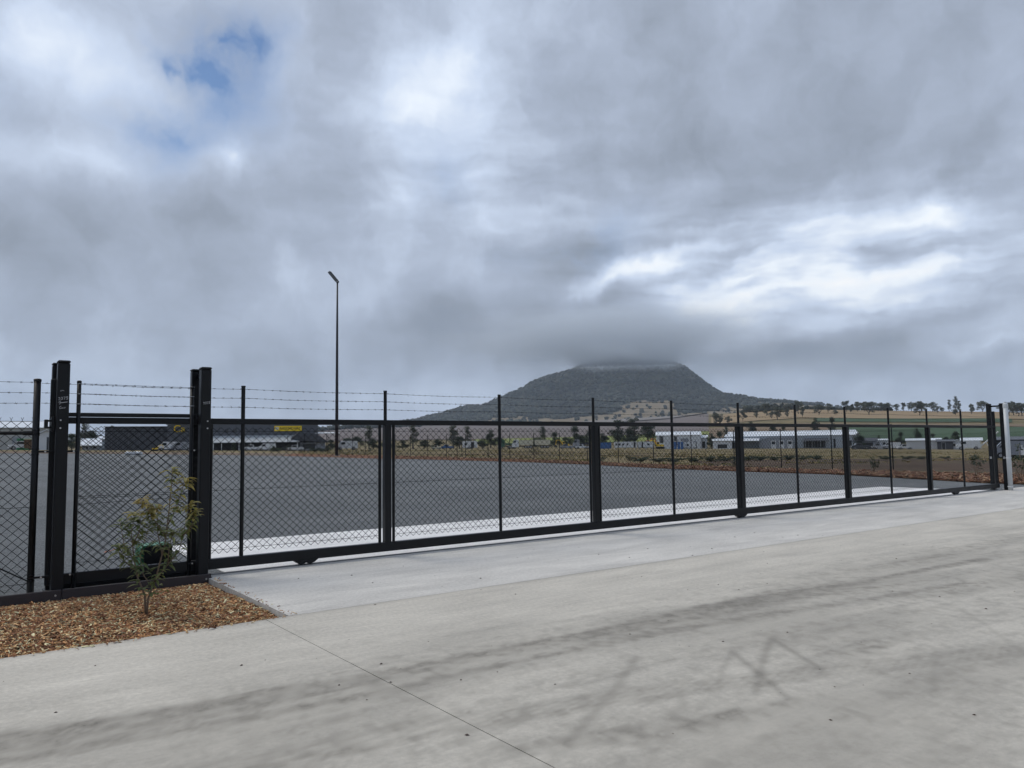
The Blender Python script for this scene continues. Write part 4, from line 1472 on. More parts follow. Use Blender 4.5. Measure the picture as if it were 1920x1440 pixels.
# ------------------------------------------------------------------ floodlight pole
loc = (-18.7, 81.7, float(zt(-18.7, 81.7)))
t = thing('floodlight_pole', 'very tall slim dark floodlight pole at the edge of the yard', 'light pole', loc, 0)
MB().tube([(0, 0, -.1), (0, 0, 6), (0, 0, 12.5), (0, 0, 18.9)], [.19, .16, .125, .085], 12).build('pole', mat('dark_pole_paint', (.012, .012, .016), .5, .1), t, True)
MB().cbox(-.3, .3, -.3, .3, -.02, .05, .01).build('base_plate', GALV, t)
MB().tube([(0, -.14, 18.75), (0, .14, 18.75), ], .16, 14).build('knuckle', BLACK, t)
MB().tube([(0, -.16, 18.75), (0, -.145, 18.75)], .07, 12).build('knuckle_disc', BOLT, t)
hd = MB().cbox(-.13, .13, -.28, .28, 0.0, 1.32, .02)
h = hd.build('lamp_head', mat('lamp_housing', (.10, .105, .11), .5, .1), t)
h.location, h.rotation_euler = (-.06, 0, 18.78), (0, math.radians(-39), 0)
for k in range(5):
    MB().cbox(.13, .19, -.26, .26, .10 + k * .25, .22 + k * .25, .008).build('cooling_fin', BLACK, h)
MB().cbox(-.145, -.131, -.24, .24, .08, 1.26, .004).build('lens', mat('lamp_lens', (.35, .36, .37), .25, .05), h)


# ------------------------------------------------------------------ buildings
def shed(name, label, px0, px1, D, wall, rise, depth, wm, rm, ridge='x', opens=(), cat='shed', ribs=0, dz=0.0, group=None, eave=.35):
    """ridge 'x': ridge runs across the view; 'y': gable faces the viewer; 'skillion': single slope falling to the viewer"""
    loc, rz = spot((px0 + px1) / 2, D, dz)
    w = (px1 - px0) * D / 1440.0
    t = thing(name, label, cat, loc, rz, group)
    a, b = -w / 2, w / 2
    b0 = MB()
    if ridge == 'x':
        b0.prism_x([(0, -.3), (depth, -.3), (depth, wall), (depth / 2, wall + rise), (0, wall)], a, b)
        b0.build('wall', wm, t)
        rf = MB()
        e = eave
        rf.prism_x([(-e, wall - .06), (depth / 2, wall + rise + .05), (depth / 2, wall + rise + .15), (-e, wall + .06)], a - e, b + e)
        rf.prism_x([(depth / 2, wall + rise + .05), (depth + e, wall - .06), (depth + e, wall + .06), (depth / 2, wall + rise + .15)], a - e, b + e)
        rfo = rf.build('roof', rm, t)
        MB().tube([(a - e, depth / 2, wall + rise + .16), (b + e, depth / 2, wall + rise + .16)], .09, 6).build('ridge_cap', rm, rfo)
    elif ridge == 'y':
        b0.prism([(a, -.3), (b, -.3), (b, wall), (0, wall + rise), (a, wall)], 0, depth)
        b0.build('wall', wm, t)
        rf = MB()
        e = eave
        rf.prism([(a - e, wall - .08), (a - e, wall + .06), (0, wall + rise + .16), (b + e, wall + .06), (b + e, wall - .08), (0, wall + rise + .03)][::-1], -e, depth + e)
        rfo = rf.build('roof', rm, t)
        MB().tube([(0, -e, wall + rise + .16), (0, depth + e, wall + rise + .16)], .09, 6).build('ridge_cap', rm, rfo)
    else:
        b0.prism_x([(0, -.3), (depth, -.3), (depth, wall + rise), (0, wall)], a, b)
        b0.build('wall', wm, t)
        e = eave
        MB().prism_x([(-e, wall - .05), (depth + e, wall + rise + .02), (depth + e, wall + rise + .14), (-e, wall + .07)], a - e, b + e).build('roof', rm, t)
    for (kind, x0, x1, z0, z1) in opens:
        xa, xb = a + x0 * w, a + x1 * w
        if kind == 'window':
            f = MB().cbox(xa - .08, xb + .08, -.07, -.004, z0 - .08, z1 + .08, .01).build('window', WHITEM, t)
            MB().box(xa, xb, -.085, -.072, z0, z1).build('pane', GLASS, f)
        elif kind == 'door':
            f = MB().cbox(xa - .1, xb + .1, -.06, -.004, z0, z1 + .1, .01).build('door', GREYM, t)
            MB().box(xa, xb, -.075, -.063, z0, z1 - .02).build('door_leaf', DARK, f)
        elif kind == 'rolldoor':
            f = MB().cbox(xa, xb, -.06, -.004, z0, z1, .01).build('roller_door', GREYM, t)
            nb = max(3, int((z1 - z0) / .45))
            for i in range(nb):
                zz = z0 + (i + .5) * (z1 - z0) / nb
                MB().cbox(xa + .05, xb - .05, -.085, -.062, zz - .13, zz + .13, .01).build('slat', GREYM, f)
        elif kind == 'open':
            MB().box(xa, xb, -.03, -.006, z0, z1).build('opening', DARK, t)
    if ribs:
        rm_ = MB().cbox(-.03, .03, -.045, .0, 0.0, wall - .1, .008).mesh('cladding_rib', wm)
        for i in range(ribs + 1):
            put('cladding_rib', rm_, t, (a + (b - a) * i / ribs, -.002, 0))
    return t


def text_mesh(name, body, size, depth, mt, parent, loc, rot=(math.pi / 2, 0, 0), xs=1.0):
    cu = bpy.data.curves.new(name, 'FONT')
    cu.body = body
    cu.size = size
    cu.extrude = depth
    cu.align_x = 'CENTER'
    cu.align_y = 'CENTER'
    tmp = bpy.data.objects.new(name, cu)
    COL.objects.link(tmp)
    dg_ = bpy.context.evaluated_depsgraph_get()
    me = bpy.data.meshes.new_from_object(tmp.evaluated_get(dg_))
    bpy.data.objects.remove(tmp)
    me.materials.clear()
    me.materials.append(mt)
    o = put(name, me, parent, loc)
    o.rotation_euler = rot
    o.scale = (xs, 1, 1)
    return o


AWN = mat('grey_awning_sheet', (.40, .43, .45), .45, .1, .5)
# charcoal industrial building: three volumes under one roof line, pale awning, two yellow signs
D = 150.0
k = D / 1440.0
loc, rz = spot(400, D)
t = thing('charcoal_building', 'large charcoal industrial building with yellow signs behind the yard', 'building', loc, rz)
X = lambda px: (px - 400) * k
Zp = lambda py: (846 - py) * k
cb = MB().cbox(X(230), X(326), 1.0, 16, -.4, Zp(805), .05).build('wall', CHAR, t)
for i in range(11):
    MB().cbox(X(232 + i * 8.5) - .03, X(232 + i * 8.5) + .03, .955, .998, 0, Zp(807), .008).build('panel_joint', CHAR2, cb)
w2 = MB().prism([(X(326), -.4), (X(578), -.4), (X(578), Zp(799)), (X(560), Zp(798.5)), (X(470), Zp(796.5)), (X(326), Zp(801))], 0.0, 26).build('wall', CHAR2, t)
for px in (352, 381, 409, 437, 465, 493, 520, 548):
    MB().cbox(X(px) - .04, X(px) + .04, -.05, -.002, 0, Zp(801), .01).build('panel_joint', CHAR, w2)
MB().prism([(X(324), Zp(801.2)), (X(470), Zp(796.6)), (X(579), Zp(799.2)), (X(579), Zp(798.2)), (X(470), Zp(795.6)), (X(324), Zp(800.2))][::-1], -.3, 26.3).build('roof', GREYM, t)
MB().cbox(X(228), X(327), .7, 16.3, Zp(805.1), Zp(803.8), .03).build('parapet', CHAR, t)
for px in (421, 435, 470):
    f = MB().cbox(X(px) - .33, X(px) + .33, -.06, -.004, Zp(816), Zp(809), .01).build('window', CHAR, t)
    MB().box(X(px) - .27, X(px) + .27, -.075, -.062, Zp(815.4), Zp(809.6)).build('pane', GLASS, f)
aw = MB().prism_x([(-4.5, Zp(834)), (0.0, Zp(822)), (0.0, Zp(821)), (-4.5, Zp(833))], X(396), X(541)).build('awning', AWN, t)
for i in range(25):
    xx = X(398 + i * 5.9)
    MB().prism_x([(-4.45, Zp(833) + .01), (-.02, Zp(821) + .01), (-.02, Zp(821) + .05), (-4.45, Zp(833) + .05)], xx - .03, xx + .03).build('roof_rib', AWN, aw)
MB().box(X(396), X(541), -.4, -.06, 0, Zp(834)).build('painted_shade_front', DARK, t)  # near-black box: the shade under the awning is put into its colour
for px in (400, 413, 441, 460, 490, 500, 538):
    MB().cbox(X(px) - .06, X(px) + .06, -4.3, -4.18, -.3, Zp(834), .01).build('awning_post', WHITEM, t)
MB().prism([(X(527), Zp(828)), (X(540), Zp(817)), (X(572), Zp(820)), (X(592), Zp(834)), (X(588), Zp(835)), (X(540), Zp(831))][::-1], -3.5, -.1).build('porch_roof', CHAR, t)
MB().cbox(X(543), X(588), -2.8, -.12, -.3, Zp(834.5), .02).build('porch_wall', GREYM, t)
MB().box(X(548), X(570), -2.84, -2.81, 0, Zp(837)).build('porch_glass', GLASS, t)
MB().prism_x([(0, Zp(818.5)), (5, Zp(816)), (5, Zp(815)), (0, Zp(817.5))], X(573), X(617)).build('canopy', WHITEM, t)
for px in (575, 594, 615):
    MB().cbox(X(px) - .05, X(px) + .05, .1, .2, -.3, Zp(818.5), .01).build('canopy_post', BLACK, t)
sg_ = MB().cbox(X(501.5), X(549), -.16, -.06, Zp(813.6), Zp(804.2), .01).build('sign', YSIGN, t)
text_mesh('lettering', 'AUSENDARY', .72, .01, BLACKP, sg_, (X(528.5), -.172, Zp(808.8)), xs=.95)
MB().cbox(X(503), X(509), -.175, -.162, Zp(811.5), Zp(806), .004).build('emblem', CREAM, sg_)
text_mesh('sign', 'Ca', 1.75, .06, YSIGN, t, (X(345), -.12, Zp(809)), xs=1.0)

shed('grey_warehouse', 'pale grey warehouse behind the fence at the left edge', -70, 74, 165, 4.0, 1.4, 22, mat('pale_grey_wall', (.42, .42, .40), .6, .1, .4), ROOFW, 'x', [('rolldoor', .60, .68, 0, 2.4), ('door', .72, .75, 0, 2.1)], 'building', 24)
shed('narrow_white_shed', 'narrow pale ribbed shed seen between the round post and the guide post', 76, 97, 150, 2.6, .7, 8, WHITEM, ROOFW, 'y', [('door', .55, .85, 0, 2.1)], 'shed', 8)
shed('white_house', 'small white roofed house among the trees', 158, 184, 190, 1.0, 1.4, 7, GREYM, ROOFW, 'x', [('window', .2, .35, .3, .8), ('window', .6, .8, .3, .8)], 'house')
shed('grey_shed', 'long low grey shed with white eave beside the charcoal building', 190, 228, 200, 2.6, .5, 10, mat('blue_grey_wall', (.24, .28, .32), .6, .1), ROOFW, 'x', [('window', .3, .5, 1, 1.8), ('door', .7, .8, 0, 2)], 'shed')

shed('white_shed', 'white gabled shed with dark openings beside the blue toilets', 1233, 1312, 250, 4.2, 1.1, 16, WHITEM, ROOFW, 'x', [('open', .07, .16, 1.8, 3.9), ('open', .40, .47, .6, 3.9), ('rolldoor', .55, .72, 0, 3.2), ('door', .85, .9, 0, 2.1)], 'shed', 20)
shed('white_lean_to', 'small white lean-to at the end of the white gabled shed', 1313, 1326, 252, 3.4, .8, 10, WHITEM, ROOFW, 'skillion', [('open', .3, .7, .2, 2.2)], 'shed')
ls = shed('long_white_shed', 'very long white roofed shed with grey walls across the paddock', 1372, 1592, 255, 3.9, 1.5, 26, mat('blue_white_wall', (.42, .46, .50), .5, .12, .3), ROOFW, 'x',
          [('open', .055, .13, .1, 2.0), ('rolldoor', .36, .40, 0, 2.4), ('rolldoor', .42, .455, 0, 2.4), ('open', .60, .76, .1, 2.1), ('window', .50, .53, 1.2, 2.0), ('open', .82, .835, 0, 2.8), ('door', .93, .95, 0, 2.2)], 'shed', 44)
MB().prism_x([(-6, 2.4), (-.1, 3.2), (-.1, 3.35), (-6, 2.55)], -17.0, -9.0).build('lean_to_roof', ROOFW, ls)
MB().prism([(-9.2, -.3), (1.0, -.3), (1.0, 3.5), (-6.6, 3.5), (-9.2, 2.2)][::-1], -3.0, -.1).build('annex', GREYM, ls)
for i in range(3):
    f = MB().cbox(-5.6 + i * 2.4, -4.2 + i * 2.4, -3.06, -3.004, 0, 2.5, .01).build('door', WHITEM, ls)
    MB().box(-5.4 + i * 2.4, -4.4 + i * 2.4, -3.075, -3.063, 1.3, 2.2).build('pane', GLASS, f)
MB().prism_x([(-4.0, 2.2), (-.1, 2.9), (-.1, 3.02), (-4.0, 2.32)], 4.0, 11.0).build('lean_to_roof', CHAR, ls)
for x in (4.3, 6.4, 8.6, 10.8, -16.6, -13):
    MB().cbox(x - .06, x + .06, -3.9, -3.78, -.3, 2.25, .01).build('post', GALV, ls)
for i in range(40):
    MB().cbox(-19 + i * .98 - .02, -19 + i * .98 + .02, -.36, -.3, 3.86, 4.0, .005).build('gutter_bracket', ROOFW, ls)
shed('white_annex', 'low white annex with a curved front beside the long white shed', 1338, 1371, 245, 2.4, .6, 10, WHITEM, ROOFW, 'x', [('open', .25, .75, .1, 1.3)], 'shed')
shed('small_grey_shed', 'small dark shed right of the long white shed', 1604, 1640, 235, 2.2, .7, 7, GREYM, CHAR, 'x', [('open', .15, .85, .1, 1.8)], 'shed')
shed('low_office', 'low grey flat office with pale roof beside the small dark shed', 1641, 1664, 240, 2.4, .3, 7, WHITEM, ROOFW, 'skillion', [('window', .2, .4, 1, 1.8), ('window', .6, .8, 1, 1.8)], 'office')
shed('pale_blue_shed', 'pale ribbed shed in front of the green crop', 1707, 1757, 235, 2.3, .4, 9, WHITEM, ROOFW, 'x', [('rolldoor', .55, .7, 0, 1.9)], 'shed', 14)
shed('dark_garage', 'dark garage between two pale sheds below the green crop', 1761, 1784, 230, 2.0, .4, 7, CHAR, CHAR, 'x', [('door', .3, .5, 0, 1.7)], 'shed')
shed('white_cabin', 'white cabin right of the dark garage below the green crop', 1785, 1805, 232, 1.9, .5, 6, WHITEM, ROOFW, 'y', [('window', .2, .4, .8, 1.4), ('window', .6, .8, .8, 1.4)], 'cabin')
shed('cream_cabin', 'low cream cabin with grey roof left of the white auger', 1808, 1836, 250, 2.2, .6, 6, CREAM, ROOFW, 'x', [('window', .2, .35, 1, 1.6), ('door', .6, .7, 0, 1.8)], 'cabin')
gs = shed('dark_green_shed', 'dark green metal shed cut off by the right edge behind the pipe', 1886, 1990, 120, 2.3, .35, 12, mat('dark_green_wall', (.035, .05, .05), .5, .12, .3), CHAR, 'skillion', [('open', .50, .62, 0, 1.9)], 'shed', 18)
text_mesh('lettering', 'GST', .55, .01, WHITEM, gs, (-1.85, -.06, 1.45))


# ------------------------------------------------------------------ vehicles and plant
def wheel(parent, x, y, r, w=.26):
    o = MB().tube([(x, y - w / 2, r), (x, y + w / 2, r)], r, 14).build('wheel', TYRE, parent)
    MB().tube([(x, y - w / 2 - .012, r), (x, y - w / 2 + .01, r)], r * .55, 10).build('rim', GALV, o)


def truck(name, label, px, D, cabm, bins, flip=1, turn=0.0):
    loc, rz = spot(px, D)
    t = thing(name, label, 'truck', loc, rz + turn)
    t.scale = (1, 1, 1)
    s = flip
    prof = [(0, .55), (2.2, .55), (2.2, 2.9), (.75, 2.95), (.35, 2.1), (0, 1.7)]
    prof = [(x * s, z) for x, z in prof]
    MB().prism(prof if s < 0 else prof[::-1], -1.2, 1.2).build('cab', cabm, t)
    g1 = [(.42 * s, 1.95), (.42 * s + .9 * s, 1.95), (.42 * s + .9 * s, 2.65), (.72 * s, 2.65)]
    MB().prism(g1 if s < 0 else g1[::-1], -1.215, -1.202).build('side_window', GLASS, t)
    MB().prism_x([(-1.0, 1.9), (1.0, 1.9), (1.0, 2.7), (-1.0, 2.7)], min(.38 * s, .55 * s), max(.38 * s, .55 * s)).build('windscreen', GLASS, t)
    x = 2.5
    L = x + sum(b[0] + .7 for b in bins)
    MB().box(min(2.1 * s, L * s), max(2.1 * s, L * s), -.5, .5, .65, .95).build('chassis', BLACK, t)
    for (ln, h, m_) in bins:
        a, b = x * s, (x + ln) * s
        pr = [(a, 1.15), (b, 1.15), (b + .12 * s, h), (a - .05 * s, h)]
        bn = MB().prism(pr if s < 0 else pr[::-1], -1.22, 1.22).build('bin', m_, t)
        for i in range(5):
            xx = a + (b - a) * (i + .5) / 5
            MB().cbox(xx - .05, xx + .05, -1.28, -1.222, 1.2, h - .05, .01).build('stiffener', m_, bn)
        for i in range(3):
            wheel(t, (x + ln * (.45 + i * .2)) * s, -1.0, .5)
            wheel(t, (x + ln * (.45 + i * .2)) * s, 1.0, .5)
        x += ln + .7
    for y in (-1.0, 1.0):
        wheel(t, 1.0 * s, y, .5)
    MB().cbox(min(-.06 * s, .02 * s), max(-.06 * s, .02 * s), -1.1, 1.1, .5, .85, .01).build('bumper', GALV, t)
    for y in (-.85, .85):
        MB().tube([(-.03 * s, y, 1.05), (-.06 * s, y, 1.05)], .12, 8).build('headlight', BOLT, t)
    return t


def ute(name, label, px, D, m_, turn=0.0, cat='car', van=False, sc=1.0):
    loc, rz = spot(px, D)
    t = thing(name, label, cat, loc, rz + turn)
    t.scale = (sc,) * 3
    if van:
        prof = [(-2.4, .4), (2.4, .4), (2.45, 1.0), (2.3, 2.05), (-1.0, 2.1), (-1.7, 1.35), (-2.4, 1.1)]
        win = [(-1.55, 1.3), (-.4, 1.3), (-.4, 1.85), (-1.05, 1.85)]
    else:
        prof = [(-2.3, .4), (2.4, .4), (2.4, 1.05), (.6, 1.05), (.35, 1.7), (-.8, 1.72), (-1.35, 1.08), (-2.2, .98)]
        win = [(-1.05, 1.1), (.3, 1.1), (.2, 1.58), (-.72, 1.58)]
    MB().prism(prof[::-1], -.88, .88).build('body', m_, t)
    MB().prism(win[::-1], -.9, -.884).build('side_window', GLASS, t)
    if van:
        MB().prism([(-1.66, 1.42), (-1.12, 2.0), (-1.2, 2.02), (-1.74, 1.44)], -.75, .75).build('windscreen', GLASS, t)
    else:
        MB().prism([(-1.30, 1.15), (-.86, 1.68), (-.94, 1.70), (-1.38, 1.17)], -.75, .75).build('windscreen', GLASS, t)
    for x in (-1.45, 1.5):
        for y in (-.82, .82):
            wheel(t, x, y, .36, .22)
    for y in (-.6, .6):
        MB().cbox(-2.44, -2.28, y - .16, y + .16, .72, .9, .02).build('headlight', BOLT, t)
    return t


def portable(name, label, px0, px1, D, h, m_, wins, cat='cabin', group=None, wheels=False, roofm=None):
    loc, rz = spot((px0 + px1) / 2, D)
    w = (px1 - px0) * D / 1440
    t = thing(name, label, cat, loc, rz, group)
    MB().cbox(-w / 2, w / 2, 0, 2.6, .35, h, .12).build('body', m_, t)
    MB().cbox(-w / 2 - .06, w / 2 + .06, -.06, 2.66, h - .04, h + .06, .02).build('roof', roofm or ROOFW, t)
    for (a, b, z0, z1, kd) in wins:
        f = MB().cbox(-w / 2 + a * w - .05, -w / 2 + b * w + .05, -.03, -.003, z0 - .05, z1 + .05, .008).build(kd, GREYM, t)
        MB().box(-w / 2 + a * w, -w / 2 + b * w, -.045, -.033, z0, z1).build('pane' if kd == 'window' else 'door_leaf', GLASS if kd == 'window' else DARK, f)
    if wheels:
        for x in (-.35, .45):
            wheel(t, x, .1, .36)
    else:
        for x in (-w / 2 + .4, 0, w / 2 - .4):
            MB().cbox(x - .15, x + .15, .1, .5, -.2, .36, .02).build('stump', GREYM, t)
    return t


def container(name, label, px0, px1, D, h, m_):
    loc, rz = spot((px0 + px1) / 2, D)
    w = (px1 - px0) * D / 1440
    t = thing(name, label, 'container', loc, rz)
    bd = MB().cbox(-w / 2, w / 2, 0, 2.4, 0, h, .04).build('box', m_, t)
    n = max(5, int(w / .35))
    rb = MB().cbox(-.07, .07, -.04, .0, .15, h - .15, .02).mesh('corrugation', m_)
    for i in range(n):
        put('corrugation', rb, bd, (-w / 2 + (i + .5) * w / n, -.002, 0))
    for x in (-w / 2 + .06, w / 2 - .06):
        MB().cbox(x - .07, x + .07, -.05, .02, 0, h, .01).build('corner_post', m_, t)
    return t


def machine(name, label, px, D, m_, flip=1, sc=1.0, bucket=True):
    """tracked excavator"""
    loc, rz = spot(px, D)
    t = thing(name, label, 'excavator', loc, rz)
    t.scale = (sc,) * 3
    s = flip
    for y in (-1.1, 1.1):
        pr = [(-1.7, .12), (-1.5, 0), (1.5, 0), (1.7, .12), (1.8, .5), (1.5, .85), (-1.5, .85), (-1.8, .5)]
        MB().prism(pr[::-1], y - .3, y + .3).build('track', TYRE, t)
    MB().cbox(-1.6, 1.5, -1.2, 1.2, .95, 1.75, .08).build('body', m_, t)
    MB().cbox(min(.3 * s, 1.4 * s), max(.3 * s, 1.4 * s), -1.2, -.2, 1.75, 2.8, .06).build('cab', m_, t)
    MB().box(min(.4 * s, 1.3 * s), max(.4 * s, 1.3 * s), -1.215, -1.203, 1.95, 2.65).build('cab_window', GLASS, t)
    MB().tube([(1.3 * s, .3, 1.6), (2.6 * s, .3, 3.5), (4.0 * s, .3, 3.3)], [.24, .24, .18], 6).build('boom', m_, t)
    MB().tube([(4.0 * s, .3, 3.3), (4.3 * s, .3, 1.4)], [.17, .12], 6).build('arm', m_, t)
    pr = [(4.1 * s, 1.4), (4.6 * s, 1.3), (4.5 * s, .6), (3.8 * s, .5), (3.75 * s, .8)]
    MB().prism(pr if s < 0 else pr[::-1], -.1, .7).build('bucket', DARK, t)
    return t


truck('tipper_truck', 'white cabbed tipper truck pulling two cream bins across the paddock', 960, 250, WHITEM, [(4.3, 2.75, CREAM), (4.8, 2.75, CREAM)], 1)
truck('green_truck', 'dark green truck parked just left of the white tipper truck', 934, 255, GREENV, [(2.6, 1.7, GREENV)], 1)
truck('dark_truck', 'dark flat truck right of the yellow machine', 1074, 250, GREYM, [(3.2, 1.7, CHAR)], 1)
machine('yellow_excavator', 'small yellow machine parked between the tipper and dark trucks', 1061, 262, YEL, -1, .8)
machine('orange_excavator', 'orange red machine behind the long white portable building', 1210, 262, ORANGE, 1, .85)
machine('yellow_loader', 'yellow machine in front of the white gabled shed', 1238, 236, YEL, -1, .75)
container('blue_container', 'blue shipping container left of the white portable building', 1123, 1146, 248, 1.9, BLUEP)
portable('white_caravan', 'white caravan with dark green door among the trees', 867, 895, 235, 2.4, WHITEM, [(.15, .3, 1.2, 1.8, 'window'), (.58, .78, .4, 2.1, 'door')], 'caravan', None, True)
ute('blue_ute', 'blue and white utility parked left of the white caravan', 838, 240, BLUEP, .1, 'car', False, .8)
ute('cream_car', 'small cream car parked left of the blue utility', 819, 240, CREAM, -.2, 'car', False, .65)
ute('white_van', 'white van parked on the grass by the floodlight pole', 650, 170, WHITEM, .1, 'van', True, .95)
ute('silver_car', 'silver car in front of the yellow machine', 1062, 235, GREYM, .1, 'car', False, .9)
ute('white_car', 'low white car right of the silver car', 1091, 238, WHITEM, -.1, 'car', False, .8)
portable('portable_building', 'long white portable building with a row of dark windows', 1152, 1194, 232, 2.1, WHITEM, [(.06, .12, 1.1, 1.6, 'window'), (.2, .27, 1.1, 1.6, 'window'), (.36, .43, 1.1, 1.6, 'window'), (.55, .61, 1.1, 1.6, 'window'), (.86, .93, .4, 2.0, 'door')])
portable('portable_building', 'white portable building with one dark door right of the longer one', 1196, 1226, 233, 2.1, WHITEM, [(.25, .33, .4, 2.0, 'door'), (.6, .72, 1.1, 1.6, 'window')])
portable('white_tank_cabin', 'low white cabin at the right end of the white gabled shed', 1281, 1304, 232, 1.9, WHITEM, [(.3, .45, .9, 1.4, 'window')])
for i, px in enumerate((1266, 1273, 1279)):
    loc, rz = spot(px, 230)
    t = thing('portable_toilet', 'upright blue portable toilet in front of the white gabled shed', 'toilet', loc, rz, 'blue portable toilets')
    MB().cbox(-.38, .38, 0, 1.05, -.1, 2.1, .03).build('cabin', BLUEP, t)
    MB().prism([(-.42, 2.1), (.42, 2.1), (.3, 2.28), (-.3, 2.28)][::-1], -.05, 1.1).build('roof', WHITEM, t)
    d = MB().cbox(-.30, .30, -.03, -.003, .05, 1.9, .01).build('door', BLUEP, t)
    MB().cbox(.24, .3, -.05, -.032, .95, 1.1, .005).build('handle', GALV, d)
random.seed(77)
CARS = [(1612, 'dark', CHAR, 1.0), (1672, 'white', WHITEM, .9), (1684, 'cream', CREAM, .8), (1696, 'white', WHITEM, .8), (1650, 'silver', GREYM, .9), (1668, 'grey', GREYM, .8), (1815, 'white', WHITEM, 1.1), (1900, 'silver', GREYM, 1.0), (1916, 'white', WHITEM, .9)]
for i, (px, cn, m_, sc_) in enumerate(CARS):
    D_ = 225 + (i % 3) * 8 if px < 1850 else 112
    ute('parked_car', {'dark': 'dark car parked right of the long white shed', 'white': 'white car parked in the row below the green crop', 'cream': 'cream car parked in the row below the green crop',
                       'silver': 'silver car parked beside the sheds on the right', 'grey': 'grey car parked below the dark bushy trees'}[cn], px, D_, m_, random.uniform(-.5, .5), 'car', i in (1, 6, 7), sc_)
    bpy.data.objects[-1]
for o_ in list(SC.objects):
    if o_.name.startswith('parked_car') and o_.parent is None:
        o_['group'] = {'w': 'white cars below the crop', 's': 'silver cars by the sheds'}.get(o_['label'][0], 'cars below the crop')
t0_, rz = spot(1838, 225)
t = thing('grain_auger', 'white grain auger slanting up in front of the green crop', 'auger', t0_, rz)
MB().tube([(-.3, 0, .5), (4.0, 0, 4.4)], .16, 10).build('tube', WHITEM, t)
MB().tube([(1.2, 0, 1.9), (2.2, -.6, 0), ], .05, 6).build('leg', WHITEM, t)
MB().tube([(1.2, 0, 1.9), (2.2, .6, 0), ], .05, 6).build('leg', WHITEM, t)
MB().tube([(2.9, 0, 3.4), (2.2, -.6, .4), ], .05, 6).build('brace', WHITEM, t)
MB().tube([(2.9, 0, 3.4), (2.2, .6, .4), ], .05, 6).build('brace', WHITEM, t)
MB().cbox(-.7, .0, -.35, .35, .1, .6, .03).build('hopper', WHITEM, t)
for y in (-.6, .6):
    wheel(t, 2.2, y, .35, .18)
# far left plant yard
container('green_container', 'green shipping container at the left edge behind the fence', 36, 60, 150, 1.9, GREENP)
ute('white_ute', 'white utility parked before the green container', 41, 135, WHITEM, .1, 'car', False, .75)
t0_, rz = spot(56, 132)
t = thing('skip_bin', 'brown slatted skip bin beside the white utility', 'bin', t0_, rz)
MB().prism([(-.7, .2), (.6, .2), (.75, 1.5), (-.75, 1.5)][::-1], 0, 1.4).build('body', mat('brown_timber', (.16, .09, .04), .8, .3), t)
for i in range(6):
    MB().cbox(-.62 + i * .24 - .05, -.62 + i * .24 + .05, -.04, -.002, .25, 1.45, .01).build('slat', mat('dark_timber', (.06, .04, .03), .8, .3), t)
MB().cbox(-.8, .8, -.06, 1.46, 1.5, 1.6, .02).build('rim', CREAM, t)
# white bags on the far edge of the yard
t0_, rz = spot(251, 88)
t = thing('white_sack', 'pale bulky sack lying on the far edge of the yard', 'sack', t0_, rz)
b = MB()
for i in range(5):
    b.tube([(-.6 + i * .3, 0, .0), (-.6 + i * .3, .1, .16), (-.6 + i * .3, .2, .3)], [.22, .25, .1], 9)
b.build('sack_body', WHITEM, t, True)
for px, D_, m_, lab in [(291, 118, YEL, 'small yellow machine before the charcoal building'), ]:
    machine('yellow_loader', lab, px, D_, m_, 1, .24)
for px, lab in [(340, 'silver car parked before the charcoal building'), (315, 'white car parked before the charcoal building')]:
    ute('parked_car', lab, px, 122, GREYM if px == 340 else WHITEM, .1, 'car', True, .62)
for px, lab in [(472, 'white car at the left end of the awning front'), (500, 'white car under the middle of the awning'), (554, 'white car before the porch of the charcoal building')]:
    ute('parked_car', lab, px, 126, WHITEM, .1, 'car', px == 500, .55)

# ------------------------------------------------------------------ near things: green box, sapling, scraps
t = gate_thing('gate_motor_box', 'black and green gate motor box standing behind the fence', 'motor box')
MB().prism([(-1.09, 0), (-.72, 0), (-.72, .33), (-.745, .365), (-1.06, .365), (-1.09, .33)][::-1], .62, .95).build('housing', GREENP, t)
MB().prism([(-1.05, .01), (-.715, .01), (-.715, .335), (-.74, .352), (-1.02, .352), (-1.05, .33)][::-1], .585, .618).build('front_cover', BLACK, t)
MB().cbox(-1.12, -.69, .56, .98, -.002, .02, .004).build('base_plate', GALV, t)

t = gate_thing('orange_tape', 'scrap of orange tape lying on the dark yard', 'tape')
vs = []
for i in range(9):
    u = -1.10 + i * .034
    vs += [(u, 3.30 + i * .035 + .012 * math.sin(i), .012 + .012 * math.sin(i * 1.7) ** 2), (u + .03, 3.33 + i * .036, .010 + .02 * math.sin(i * 1.1) ** 2)]
vs2 = [(x, y, z + .003) for x, y, z in vs]
fs_ = [(2 * i, 2 * i + 1, 2 * i + 3, 2 * i + 2) for i in range(8)]
MB().add(vs + vs2, [tuple(reversed(q)) for q in fs_] + [tuple(i + 18 for i in q) for q in fs_]).build('strip', mat('orange_plastic', (.62, .20, .10), .6, .1), t)

random.seed(411)
tu, tv = -1.50, -1.86
sx, sy, _ = W(tu, tv)
sz = float(bedz(np.array([tu]), np.array([tv]))[0])
t = thing('sapling', 'small leafy sapling with yellow green leaves in the bark mulch', 'sapling', (sx, sy, sz), 0)
LEAFS = leaf_mat('sapling_leaves', (.085, .125, .045), (.25, .25, .085), 3.0, .35)
LEAFY = leaf_mat('sapling_new_leaves', (.27, .27, .08), (.36, .25, .08), 3.0, .4)


